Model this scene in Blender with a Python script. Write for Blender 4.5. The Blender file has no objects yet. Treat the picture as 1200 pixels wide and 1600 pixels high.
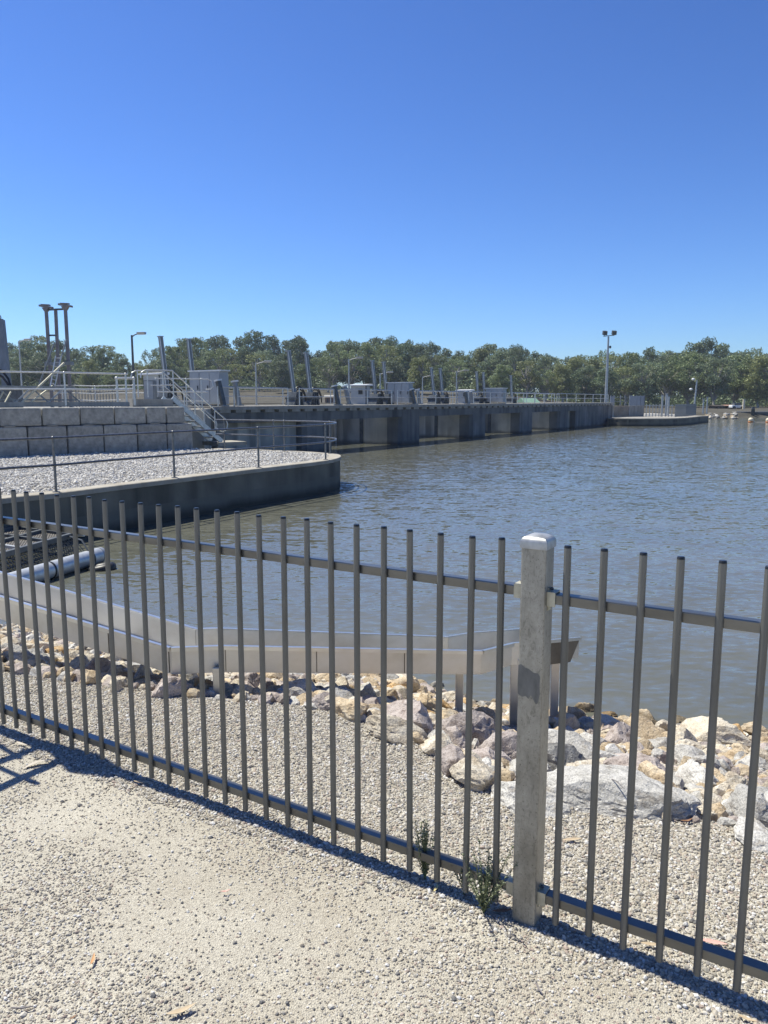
import bpy, bmesh, math, random
import numpy as np
from mathutils import Vector, Matrix, noise

# ------------------------------------------------------------------ camera, sky, sun, exposure
scene = bpy.context.scene
C = scene.collection
R = math.radians
PITCH = R(8.3)
SP, CP = math.sin(PITCH), math.cos(PITCH)
EYE = 1.6
cam_d = bpy.data.cameras.new('camera')
cam_d.sensor_fit = 'AUTO'; cam_d.sensor_width = 36; cam_d.lens = 27.0
cam_d.clip_start = 0.05; cam_d.clip_end = 4000
cam = bpy.data.objects.new('camera', cam_d); C.objects.link(cam)
cam.location = (0, 0, EYE); cam.rotation_euler = (R(90) - PITCH, 0, 0)
scene.camera = cam

SUN_EL = R(60)
SUN_H = Vector((-0.8425, 0.5387, 0))                       # where the sun stands, on plan
SUN_DIR = Vector((SUN_H.x * math.cos(SUN_EL), SUN_H.y * math.cos(SUN_EL), math.sin(SUN_EL)))
world = bpy.data.worlds.new('World'); scene.world = world
world.use_nodes = True
wn, wl = world.node_tree.nodes, world.node_tree.links
wn.clear()
sky = wn.new('ShaderNodeTexSky'); sky.sky_type = 'NISHITA'; sky.sun_disc = False
sky.sun_elevation = SUN_EL
sky.sun_rotation = math.atan2(SUN_H.x, SUN_H.y)
sky.altitude = 200; sky.air_density = 1.0; sky.dust_density = 0.3; sky.ozone_density = 3.0
hs = wn.new('ShaderNodeMix'); hs.data_type = 'RGBA'; hs.blend_type = 'MULTIPLY'; hs.inputs[0].default_value = 1.0
hs.inputs[7].default_value = (0.53, 0.705, 0.99, 1)     # deep dry-summer blue
bg = wn.new('ShaderNodeBackground'); bg.inputs['Strength'].default_value = 0.10
wo = wn.new('ShaderNodeOutputWorld')
k0 = wn.new('ShaderNodeVectorMath'); k0.operation = 'SCALE'; k0.inputs['Scale'].default_value = .15
gm = wn.new('ShaderNodeGamma'); gm.inputs['Gamma'].default_value = 1.33
k1 = wn.new('ShaderNodeVectorMath'); k1.operation = 'SCALE'; k1.inputs['Scale'].default_value = 1 / .15
wl.new(sky.outputs[0], k0.inputs[0]); wl.new(k0.outputs[0], gm.inputs[0]); wl.new(gm.outputs[0], k1.inputs[0]); wl.new(k1.outputs[0], hs.inputs[6])
wl.new(hs.outputs[2], bg.inputs[0]); wl.new(bg.outputs[0], wo.inputs[0])
sun_d = bpy.data.lights.new('sun', 'SUN'); sun_d.energy = 4.4; sun_d.angle = R(0.5); sun_d.color = (1.0, 0.965, 0.84)
sun = bpy.data.objects.new('sun', sun_d); C.objects.link(sun)
sun.rotation_euler = (-SUN_DIR).to_track_quat('-Z', 'Y').to_euler(); sun.location = (-20, 15, 40)
scene.view_settings.view_transform = 'Standard'; scene.view_settings.look = 'None'
scene.view_settings.gamma = 1.0; scene.view_settings.use_curve_mapping = False
scene.view_settings.exposure = 0.66
scene.cycles.max_bounces = 6; scene.cycles.diffuse_bounces = 3; scene.cycles.glossy_bounces = 3
scene.cycles.transparent_max_bounces = 6; scene.cycles.use_denoising = True

rnd = random.Random(7)
nrg = np.random.default_rng(11)

# ------------------------------------------------------------------ placing helpers
def W(u, v, t):
    """point seen at photo pixel u, v (1200 x 1600) at depth t metres"""
    xc, yc = (u - 600) / 1200, (800 - v) / 1200
    return Vector((xc * t, t * (CP + yc * SP), EYE + t * (yc * CP - SP)))
def Wz(u, v, z):
    yc = (800 - v) / 1200
    return W(u, v, (EYE - z) / (SP - yc * CP))
def depth(p):
    return p[1] * CP + (EYE - p[2]) * SP
def at_xy(u, t, z):
    """point on pixel column u at depth t and height z"""
    y = (t - (EYE - z) * SP) / CP
    return Vector(((u - 600) / 1200 * t, y, z))
def zof(v, t):
    return EYE + t * ((800 - v) / 1200 * CP - SP)
def ucol(p):
    return 600 + 1200 * p[0] / depth(p)

# ------------------------------------------------------------------ mesh helpers
ORG = {}
class MB:
    def __init__(self):
        self.v, self.f, self.s = [], [], []
    def add(self, vs, fs, smooth=False):
        n = len(self.v)
        self.v += [tuple(p) for p in vs]
        self.f += [tuple(i + n for i in f) for f in fs]
        self.s += [smooth] * len(fs)
        return self
    def hexa(self, p):
        return self.add(p, [(0, 3, 2, 1), (4, 5, 6, 7), (0, 1, 5, 4), (1, 2, 6, 5), (2, 3, 7, 6), (3, 0, 4, 7)])
    def obox(self, c, ax, ay, az):
        c, ax, ay, az = map(Vector, (c, ax, ay, az))
        return self.hexa([c - ax - ay - az, c + ax - ay - az, c + ax + ay - az, c - ax + ay - az,
                          c - ax - ay + az, c + ax - ay + az, c + ax + ay + az, c - ax + ay + az])
    def box(self, c, sx, sy, sz, rz=0.0):
        ca, sa = math.cos(rz), math.sin(rz)
        return self.obox(c, Vector((ca, sa, 0)) * sx / 2, Vector((-sa, ca, 0)) * sy / 2, Vector((0, 0, sz / 2)))
    def bar(self, p, q, w, h, up=(0, 0, 1)):
        p, q, up = Vector(p), Vector(q), Vector(up)
        d = (q - p)
        side = d.cross(up)
        if side.length < 1e-6: side = d.cross(Vector((1, 0, 0)))
        side.normalize()
        u2 = side.cross(d).normalized()
        return self.obox((p + q) / 2, d / 2, side * w / 2, u2 * h / 2)
    def tube(self, pts, r, n=8, cap=True, closed=False):
        pts = [Vector(p) for p in pts]
        m = len(pts)
        rr = r if isinstance(r, (list, tuple)) else [r] * m
        rings, vs = [], []
        prev = None
        for i, p in enumerate(pts):
            if closed: d = pts[(i + 1) % m] - pts[i - 1]
            elif i == 0: d = pts[1] - pts[0]
            elif i == m - 1: d = pts[-1] - pts[-2]
            else: d = (pts[i + 1] - pts[i]).normalized() + (pts[i] - pts[i - 1]).normalized()
            d.normalize()
            if prev is None:
                a = d.cross(Vector((0, 0, 1)))
                if a.length < 0.05: a = d.cross(Vector((1, 0, 0)))
            else:
                a = prev - d * prev.dot(d)
            a.normalize(); b = d.cross(a); prev = a
            for k in range(n):
                t = 2 * math.pi * k / n
                vs.append(p + (a * math.cos(t) + b * math.sin(t)) * rr[i])
        fs = []
        for i in range(m if closed else m - 1):
            j = (i + 1) % m
            for k in range(n):
                k2 = (k + 1) % n
                fs.append((i * n + k, i * n + k2, j * n + k2, j * n + k))
        self.add(vs, fs, True)
        if cap and not closed:
            self.add(vs[:n], [tuple(range(n))[::-1]]); self.add(vs[-n:], [tuple(range(n))])
        return self
    def prism(self, poly, z0, z1):
        n = len(poly)
        vs = [(p[0], p[1], z0) for p in poly] + [(p[0], p[1], z1) for p in poly]
        fs = [tuple(range(n))[::-1], tuple(range(n, 2 * n))]
        fs += [(i, (i + 1) % n, n + (i + 1) % n, n + i) for i in range(n)]
        return self.add(vs, fs)
    def ball(self, c, rx, ry, rz, nu=10, nv=6):
        vs = [(c[0], c[1], c[2] - rz)]
        for j in range(1, nv):
            a = -math.pi / 2 + math.pi * j / nv
            for i in range(nu):
                b = 2 * math.pi * i / nu
                vs.append((c[0] + rx * math.cos(a) * math.cos(b), c[1] + ry * math.cos(a) * math.sin(b), c[2] + rz * math.sin(a)))
        vs.append((c[0], c[1], c[2] + rz))
        fs = [(0, 1 + (i + 1) % nu, 1 + i) for i in range(nu)]
        for j in range(nv - 2):
            for i in range(nu):
                a, b = 1 + j * nu + i, 1 + j * nu + (i + 1) % nu
                fs.append((a, b, b + nu, a + nu))
        l = 1 + (nv - 2) * nu
        fs += [(l + i, l + (i + 1) % nu, len(vs) - 1) for i in range(nu)]
        return self.add(vs, fs, True)
    def mesh(self, name, mat, o=Vector((0, 0, 0)), bevel=0.0):
        me = bpy.data.meshes.new(name)
        me.from_pydata([(p[0] - o.x, p[1] - o.y, p[2] - o.z) for p in self.v], [], self.f)
        me.polygons.foreach_set('use_smooth', self.s)
        if bevel > 0:
            bm = bmesh.new(); bm.from_mesh(me)
            bmesh.ops.bevel(bm, geom=bm.edges[:], offset=bevel, segments=2, affect='EDGES', profile=0.6, clamp_overlap=True)
            bm.to_mesh(me); bm.free()
        if any(self.s): me.set_sharp_from_angle(angle=R(40))
        for m_ in (mat if isinstance(mat, (list, tuple)) else [mat]): me.materials.append(m_)
        me.update()
        return me
    def build(self, name, mat, parent=None, o=None, bevel=0.0):
        if o is None: o = ORG[parent.name] if parent is not None else Vector((0, 0, 0))
        o = Vector(o)
        ob = bpy.data.objects.new(name, self.mesh(name, mat, o, bevel))
        C.objects.link(ob)
        if parent is not None:
            ob.parent = parent; ob.location = o - ORG[parent.name]
        else:
            ob.location = o
        ORG[ob.name] = o
        return ob

def tag(o, label=None, cat=None, group=None, kind=None):
    if label: o['label'] = label
    if cat: o['category'] = cat
    if group: o['group'] = group
    if kind: o['kind'] = kind
    return o
def thing(name, label, cat, loc, group=None):
    o = bpy.data.objects.new(name, None); C.objects.link(o)
    o.empty_display_size = 0.2
    o.location = loc; ORG[o.name] = Vector(loc)
    return tag(o, label, cat, group)
def link(name, me, loc, parent=None, rot=None, scl=None):
    """one more object on shared mesh data; loc is a world point (parents are unrotated)"""
    o = bpy.data.objects.new(name, me); C.objects.link(o)
    if parent is not None:
        o.parent = parent; o.location = Vector(loc) - ORG[parent.name]
    else: o.location = loc
    if rot: o.rotation_euler = rot
    if scl: o.scale = scl
    ORG[o.name] = Vector(loc)
    return o

# ------------------------------------------------------------------ materials
def lin(c):
    return tuple(((x / 255) / 12.92 if x / 255 <= 0.04045 else ((x / 255 + 0.055) / 1.055) ** 2.4) for x in c)
def mat(name, cols, rough=0.7, metal=0.0, scale=4.0, stretch=(1, 1, 1), bump=0.0, bscale=30.0, detail=6.0,
        spread=(0.35, 0.65), objrand=0.0, coord='Object', rough2=None, spec=0.5):
    m = bpy.data.materials.new(name); m.use_nodes = True
    nt = m.node_tree; n, l = nt.nodes, nt.links
    b = n['Principled BSDF']
    b.inputs['Roughness'].default_value = rough; b.inputs['Metallic'].default_value = metal
    b.inputs['Specular IOR Level'].default_value = spec
    tc = n.new('ShaderNodeTexCoord')
    src = tc.outputs[coord]
    mp = n.new('ShaderNodeMapping'); mp.inputs['Scale'].default_value = stretch
    l.new(src, mp.inputs[0])
    if isinstance(cols[0], (int, float)): cols = [cols]
    if len(cols) == 1:
        col = None; b.inputs['Base Color'].default_value = (*cols[0], 1)
        rgb = n.new('ShaderNodeRGB'); rgb.outputs[0].default_value = (*cols[0], 1); col = rgb.outputs[0]
    else:
        no = n.new('ShaderNodeTexNoise'); no.inputs['Scale'].default_value = scale; no.inputs['Detail'].default_value = detail
        no.inputs['Roughness'].default_value = 0.62
        l.new(mp.outputs[0], no.inputs['Vector'])
        cr = n.new('ShaderNodeValToRGB'); e = cr.color_ramp.elements
        e[0].position, e[1].position = spread
        e[0].color = (*cols[0], 1); e[1].color = (*cols[-1], 1)
        for i, c in enumerate(cols[1:-1]):
            q = e.new(spread[0] + (spread[1] - spread[0]) * (i + 1) / (len(cols) - 1)); q.color = (*c, 1)
        l.new(no.outputs[0], cr.inputs[0]); col = cr.outputs[0]
        if rough2 is not None:
            mr = n.new('ShaderNodeMapRange'); mr.inputs[3].default_value = rough; mr.inputs[4].default_value = rough2
            mr.inputs[1].default_value = 0.3; mr.inputs[2].default_value = 0.7
            l.new(no.outputs[0], mr.inputs[0]); l.new(mr.outputs[0], b.inputs['Roughness'])
    if objrand > 0:
        oi = n.new('ShaderNodeObjectInfo')
        mr = n.new('ShaderNodeMapRange'); mr.inputs[3].default_value = 1 - objrand; mr.inputs[4].default_value = 1 + objrand
        l.new(oi.outputs['Random'], mr.inputs[0])
        hv = n.new('ShaderNodeHueSaturation'); l.new(col, hv.inputs['Color']); l.new(mr.outputs[0], hv.inputs['Value'])
        col = hv.outputs[0]
    l.new(col, b.inputs['Base Color'])
    if bump > 0:
        nb = n.new('ShaderNodeTexNoise'); nb.inputs['Scale'].default_value = bscale; nb.inputs['Detail'].default_value = 5
        l.new(mp.outputs[0] if stretch == (1, 1, 1) else src, nb.inputs['Vector'])
        bp = n.new('ShaderNodeBump'); bp.inputs['Strength'].default_value = bump; bp.inputs['Distance'].default_value = 0.02
        l.new(nb.outputs[0], bp.inputs['Height']); l.new(bp.outputs[0], b.inputs['Normal'])
    return m

M = {}
M['picket'] = mat('picket_steel', [(0.13, 0.13, 0.12), (0.21, 0.21, 0.195)], 0.45, 0.5, 14, (1, 1, .12), rough2=0.55)
M['rail'] = mat('rail_steel', [(0.13, 0.13, 0.125), (0.21, 0.21, 0.20)], 0.33, 0.75, 10, (.3, .3, 1))
def spangle(name):
    m = bpy.data.materials.new(name); m.use_nodes = True
    n, l = m.node_tree.nodes, m.node_tree.links
    b = n['Principled BSDF']; b.inputs['Metallic'].default_value = .6
    tc = n.new('ShaderNodeTexCoord')
    def tex(sc, det, st, rough=.6, dist=0.0):
        mp = n.new('ShaderNodeMapping'); mp.inputs['Scale'].default_value = st; l.new(tc.outputs['Object'], mp.inputs[0])
        t = n.new('ShaderNodeTexNoise'); t.inputs['Scale'].default_value = sc; t.inputs['Detail'].default_value = det; t.inputs['Roughness'].default_value = rough; t.inputs['Distortion'].default_value = dist
        l.new(mp.outputs[0], t.inputs['Vector']); return t.outputs[0]
    def ramp(f, a, ca, bb, cb):
        r = n.new('ShaderNodeValToRGB'); r.color_ramp.elements[0].position = a; r.color_ramp.elements[1].position = bb
        r.color_ramp.elements[0].color = (*ca, 1); r.color_ramp.elements[1].color = (*cb, 1); l.new(f, r.inputs[0]); return r.outputs[0]
    def mult(a, c):
        x = n.new('ShaderNodeMix'); x.data_type = 'RGBA'; x.blend_type = 'MULTIPLY'; x.inputs[0].default_value = 1; l.new(a, x.inputs[6]); l.new(c, x.inputs[7]); return x.outputs[2]
    col = ramp(tex(11, 5, (1, 1, .5)), .35, (.25, .243, .215), .65, (.40, .39, .35))
    col = mult(col, ramp(tex(55, 6, (1, 1, .35), .75, 1.5), .36, (.70, .70, .69), .47, (1, 1, 1)))       # drips and dross lines
    v = n.new('ShaderNodeTexVoronoi'); v.inputs['Scale'].default_value = 120; l.new(tc.outputs['Object'], v.inputs['Vector'])
    sp_ = n.new('ShaderNodeSeparateColor'); l.new(v.outputs['Color'], sp_.inputs[0])
    col = mult(col, ramp(sp_.outputs[0], 0, (.93, .93, .93), 1, (1.05, 1.05, 1.05)))
    col = mult(col, ramp(tex(170, 2, (1, 1, 1)), .31, (.55, .54, .53), .36, (1, 1, 1)))                   # pin-point dirt
    l.new(col, b.inputs['Base Color'])
    mr = n.new('ShaderNodeMapRange'); mr.inputs[3].default_value = .34; mr.inputs[4].default_value = .6
    l.new(tex(9, 4, (1, 1, .6)), mr.inputs[0]); l.new(mr.outputs[0], b.inputs['Roughness'])
    return m
M['galv'] = spangle('post_galvanised')
M['galv_cap'] = mat('cap_galvanised', [(0.34, 0.345, 0.335), (0.48, 0.485, 0.475)], 0.42, 0.5, 30)
M['scuff'] = mat('scuffed_zinc', [(0.13, 0.13, 0.12), (0.21, 0.21, 0.195)], 0.6, 0.3, 30, (1, 1, .3))
M['zincy'] = mat('bracket_zinc', [(0.45, 0.42, 0.31), (0.55, 0.52, 0.40)], 0.5, 0.35, 40)
M['plug'] = mat('black_plastic', [(0.012, 0.012, 0.013), (0.02, 0.02, 0.02)], 0.3, 0, 20)
M['stainless'] = mat('stainless_sheet', [(0.50, 0.48, 0.44), (0.61, 0.595, 0.555), (0.68, 0.665, 0.63)], 0.34, 0.8, 3, (1, 1, 1.5), 0.03, 8, spread=(.3, .7), rough2=0.5)
M['tarnish_and_shade'] = mat('tarnish_and_shade_sheet', [(0.10, 0.088, 0.07), (0.20, 0.18, 0.15)], 0.5, 0.6, 4)  # dark seams and dirt on the chute, and painted shade on its end
M['lip'] = mat('stainless_lip', [(0.6, 0.6, 0.58), (0.68, 0.68, 0.66)], 0.28, 0.85, 9)
M['pipe'] = mat('pipe_galvanised', [(0.46, 0.47, 0.455), (0.60, 0.61, 0.595)], 0.36, 0.4, 12)
M['pipe_dark'] = mat('weathered_pipe', [(0.12, 0.122, 0.125), (0.22, 0.22, 0.22)], 0.36, 0.65, 14)
M['grey_steel'] = mat('grey_steel', [(0.16, 0.175, 0.18), (0.25, 0.265, 0.27)], 0.5, 0.2, 5, (1, 1, .3))
M['dark_steel'] = mat('dark_steel', [(0.05, 0.06, 0.065), (0.11, 0.12, 0.125)], 0.5, 0.2, 5)
M['brown_steel'] = mat('primer_steel', [(0.17, 0.145, 0.135), (0.25, 0.225, 0.215)], 0.55, 0.2, 3)
M['cabinet'] = mat('cabinet_paint', [(0.30, 0.32, 0.34), (0.36, 0.38, 0.39)], 0.45, 0.1, 2)
M['white'] = mat('white_paint', [(0.68, 0.68, 0.66), (0.78, 0.78, 0.76)], 0.5, 0, 3)
M['concrete'] = mat('concrete_pale', [(0.24, 0.225, 0.195), (0.36, 0.34, 0.30)], 0.85, 0, 3, (1, 1, .35), 0.3, 30)
M['coping'] = mat('coping_concrete', [(0.27, 0.24, 0.185), (0.40, 0.37, 0.31)], 0.85, 0, 2.2, bump=0.35, bscale=25)
M['block'] = mat('cast_block', [(0.19, 0.192, 0.18), (0.285, 0.285, 0.265), (0.37, 0.367, 0.34)], 0.9, 0, 6, bump=0.5, bscale=28, spread=(.3, .7), objrand=.13)
M['cable'] = mat('black_hose', [(0.01, 0.01, 0.011), (0.02, 0.02, 0.02)], 0.45, 0, 9)
M['orange'] = mat('buoy_orange', [(0.55, 0.17, 0.03), (0.62, 0.24, 0.05)], 0.5, 0, 5)
M['cream'] = mat('buoy_cream', [(0.66, 0.55, 0.38), (0.76, 0.66, 0.48)], 0.5, 0, 5)
M['meshgrey'] = mat('expanded_mesh', [(0.17, 0.155, 0.135), (0.27, 0.25, 0.22)], 0.55, 0.3, 12)

def streaked(name, c0, c1, streak, dens, wl_z=None, low=None):
    """old concrete: blotchy base, vertical run-off streaks, darker algae band just over the water"""
    m = bpy.data.materials.new(name); m.use_nodes = True
    n, l = m.node_tree.nodes, m.node_tree.links
    b = n['Principled BSDF']; b.inputs['Roughness'].default_value = 0.85; b.inputs['Specular IOR Level'].default_value = 0.3
    g = n.new('ShaderNodeNewGeometry')
    def noise_(sc, st, det=5):
        mp = n.new('ShaderNodeMapping'); mp.inputs['Scale'].default_value = st
        l.new(g.outputs['Position'], mp.inputs[0])
        t = n.new('ShaderNodeTexNoise'); t.inputs['Scale'].default_value = sc; t.inputs['Detail'].default_value = det
        l.new(mp.outputs[0], t.inputs['Vector']); return t.outputs[0]
    def ramp(f, a, bb, ca, cb):
        r = n.new('ShaderNodeValToRGB'); r.color_ramp.elements[0].position = a; r.color_ramp.elements[1].position = bb
        r.color_ramp.elements[0].color = (*ca, 1); r.color_ramp.elements[1].color = (*cb, 1)
        l.new(f, r.inputs[0]); return r.outputs[0]
    def mix(f, a, bb):
        x = n.new('ShaderNodeMix'); x.data_type = 'RGBA'
        l.new(f, x.inputs[0]); l.new(a, x.inputs[6])
        if isinstance(bb, tuple): x.inputs[7].default_value = (*bb, 1)
        else: l.new(bb, x.inputs[7])
        return x.outputs[2]
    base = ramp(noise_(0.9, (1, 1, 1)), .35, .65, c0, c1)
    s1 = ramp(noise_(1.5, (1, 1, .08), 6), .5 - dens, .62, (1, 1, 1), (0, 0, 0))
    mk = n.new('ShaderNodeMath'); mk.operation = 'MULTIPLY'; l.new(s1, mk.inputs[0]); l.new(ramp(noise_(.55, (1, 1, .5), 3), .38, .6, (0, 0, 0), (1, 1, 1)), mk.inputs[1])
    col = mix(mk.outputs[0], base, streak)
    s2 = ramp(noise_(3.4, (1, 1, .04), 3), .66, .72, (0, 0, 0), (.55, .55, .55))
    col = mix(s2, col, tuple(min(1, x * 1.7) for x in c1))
    if low is not None:       # paler washed band of an older pour low on the wall
        s3 = n.new('ShaderNodeSeparateXYZ'); l.new(g.outputs['Position'], s3.inputs[0])
        m3 = n.new('ShaderNodeMapRange'); m3.inputs[1].default_value = low[0] + .01; m3.inputs[2].default_value = low[0] - .01; m3.inputs[3].default_value = 0; m3.inputs[4].default_value = .55
        l.new(s3.outputs[2], m3.inputs[0]); col = mix(m3.outputs[0], col, low[1])
    if wl_z is not None:
        sx = n.new('ShaderNodeSeparateXYZ'); l.new(g.outputs['Position'], sx.inputs[0])
        ad = n.new('ShaderNodeMath'); ad.operation = 'ADD'
        nn = noise_(2.0, (1, 1, .2)); ms = n.new('ShaderNodeMath'); ms.operation = 'MULTIPLY'; ms.inputs[1].default_value = 0.25
        l.new(nn, ms.inputs[0]); l.new(sx.outputs[2], ad.inputs[0]); l.new(ms.outputs[0], ad.inputs[1])
        mr = n.new('ShaderNodeMapRange'); mr.inputs[1].default_value = wl_z + .18; mr.inputs[2].default_value = wl_z + .38
        mr.inputs[3].default_value = .85; mr.inputs[4].default_value = 0
        l.new(ad.outputs[0], mr.inputs[0])
        col = mix(mr.outputs[0], col, tuple(x * .55 for x in streak))
    l.new(col, b.inputs['Base Color'])
    bp = n.new('ShaderNodeBump'); bp.inputs['Strength'].default_value = 0.3; bp.inputs['Distance'].default_value = 0.03
    l.new(noise_(14, (1, 1, 1)), bp.inputs['Height']); l.new(bp.outputs[0], b.inputs['Normal'])
    return m
M['pier_dark'] = streaked('stained_concrete', (0.135, 0.138, 0.136), (0.20, 0.20, 0.193), (0.058, 0.063, 0.067), .09, -1.0)
M['pier_side'] = streaked('pier_concrete', (0.40, 0.375, 0.32), (0.52, 0.49, 0.42), (0.22, 0.21, 0.185), -.02, -1.0)
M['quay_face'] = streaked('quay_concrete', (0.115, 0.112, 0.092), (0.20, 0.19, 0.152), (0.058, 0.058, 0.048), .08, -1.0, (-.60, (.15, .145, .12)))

def stone_mat(name, cols):
    m = bpy.data.materials.new(name); m.use_nodes = True
    n, l = m.node_tree.nodes, m.node_tree.links
    b = n['Principled BSDF']; b.inputs['Roughness'].default_value = .9; b.inputs['Specular IOR Level'].default_value = .25
    g = n.new('ShaderNodeNewGeometry'); oi = n.new('ShaderNodeObjectInfo')
    def tex(sc, det, rough=.62, st=(1, 1, 1)):
        mp = n.new('ShaderNodeMapping'); mp.inputs['Scale'].default_value = st; mp.inputs['Rotation'].default_value = (.5, .3, .2)
        l.new(g.outputs['Position'], mp.inputs[0])
        t = n.new('ShaderNodeTexNoise'); t.inputs['Scale'].default_value = sc; t.inputs['Detail'].default_value = det; t.inputs['Roughness'].default_value = rough
        l.new(mp.outputs[0], t.inputs['Vector']); return t.outputs[0]
    def ramp(f, stops):
        r = n.new('ShaderNodeValToRGB'); e = r.color_ramp.elements
        e[0].position, e[0].color = stops[0][0], (*stops[0][1], 1); e[1].position, e[1].color = stops[-1][0], (*stops[-1][1], 1)
        for p, c in stops[1:-1]:
            q = e.new(p); q.color = (*c, 1)
        l.new(f, r.inputs[0]); return r.outputs[0]
    def mult(a, c, f):
        x = n.new('ShaderNodeMix'); x.data_type = 'RGBA'; x.blend_type = 'MULTIPLY'; x.inputs[0].default_value = f
        l.new(a, x.inputs[6]); l.new(c, x.inputs[7]); return x.outputs[2]
    col = ramp(tex(13, 7, .7), [(.32, cols[0]), (.5, cols[1]), (.68, cols[2])])
    col = mult(col, ramp(tex(130, 3), [(.34, (.5, .5, .5)), (.5, (1, 1, 1)), (.7, (1.12, 1.12, 1.12))]), .75)
    col = mult(col, ramp(tex(7, 8, .75, (1, 1, 3.5)), [(.40, (.62, .58, .54)), (.47, (1, 1, 1)), (.9, (1.05, 1.03, 1.0))]), .8)
    hv = n.new('ShaderNodeHueSaturation'); mr = n.new('ShaderNodeMapRange'); mr.inputs[3].default_value = .84; mr.inputs[4].default_value = 1.14
    l.new(oi.outputs['Random'], mr.inputs[0]); l.new(mr.outputs[0], hv.inputs['Value']); l.new(col, hv.inputs['Color'])
    sx = n.new('ShaderNodeSeparateXYZ'); l.new(g.outputs['Position'], sx.inputs[0])
    wet = n.new('ShaderNodeMapRange'); wet.inputs[1].default_value = -.90; wet.inputs[2].default_value = -.97; wet.inputs[3].default_value = 0; wet.inputs[4].default_value = .75
    l.new(sx.outputs[2], wet.inputs[0])
    wx = n.new('ShaderNodeMix'); wx.data_type = 'RGBA'; l.new(wet.outputs[0], wx.inputs[0]); l.new(hv.outputs[0], wx.inputs[6]); wx.inputs[7].default_value = (.075, .06, .035, 1)
    l.new(wx.outputs[2], b.inputs['Base Color'])
    prev = None
    for f, d_, st_ in ((tex(28, 6, .7), .016, .9), (tex(95, 4, .6), .005, .9)):
        bp = n.new('ShaderNodeBump'); bp.inputs['Strength'].default_value = st_; bp.inputs['Distance'].default_value = d_
        l.new(f, bp.inputs['Height'])
        if prev is not None: l.new(prev, bp.inputs['Normal'])
        prev = bp.outputs[0]
    l.new(prev, b.inputs['Normal'])
    return m
ROCK = {
    'pale grey': stone_mat('pale_grey_rock', [(0.36, 0.345, 0.315), (0.53, 0.51, 0.47), (0.64, 0.62, 0.58)]),
    'sandy tan': stone_mat('tan_rock', [(0.40, 0.30, 0.19), (0.54, 0.43, 0.29), (0.63, 0.55, 0.42)]),
    'cream': stone_mat('cream_rock', [(0.46, 0.39, 0.29), (0.60, 0.53, 0.42), (0.68, 0.63, 0.53)]),
    'pinkish grey': stone_mat('pink_grey_rock', [(0.31, 0.255, 0.225), (0.44, 0.38, 0.345), (0.55, 0.49, 0.45)]),
    'ochre': stone_mat('ochre_rock', [(0.42, 0.24, 0.09), (0.52, 0.34, 0.16), (0.55, 0.44, 0.28)]),
    'dark grey': stone_mat('dark_grey_rock', [(0.16, 0.155, 0.145), (0.27, 0.262, 0.245), (0.40, 0.39, 0.365)]),
}

# pebbles: colour picked per pebble
def pebble_mat(name, stops):
    m = bpy.data.materials.new(name); m.use_nodes = True
    n, l = m.node_tree.nodes, m.node_tree.links
    b = n['Principled BSDF']; b.inputs['Roughness'].default_value = 0.8; b.inputs['Specular IOR Level'].default_value = .3
    oi = n.new('ShaderNodeObjectInfo')
    r = n.new('ShaderNodeValToRGB'); r.color_ramp.interpolation = 'CONSTANT'
    e = r.color_ramp.elements
    e[0].position = 0; e[0].color = (*stops[0][1], 1)
    e[1].position = stops[1][0]; e[1].color = (*stops[1][1], 1)
    for p, c in stops[2:]:
        q = e.new(p); q.color = (*c, 1)
    l.new(oi.outputs['Random'], r.inputs[0])
    l.new(r.outputs[0], b.inputs['Base Color'])
    return m
M['pebble'] = pebble_mat('gravel_stone', [(0, (.425, .385, .32)), (.22, (.32, .295, .25)), (.40, (.52, .485, .42)), (.58, (.39, .34, .265)),
                                          (.70, (.235, .22, .20)), (.78, (.58, .56, .53)), (.89, (.37, .30, .25)), (.95, (.15, .145, .14))])
M['white_pebble'] = pebble_mat('white_gravel_stone', [(0, (.56, .53, .48)), (.25, (.46, .44, .40)), (.45, (.66, .63, .57)), (.70, (.52, .48, .41)),
                                                      (.84, (.33, .315, .29)), (.9, (.72, .70, .65))])

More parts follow.
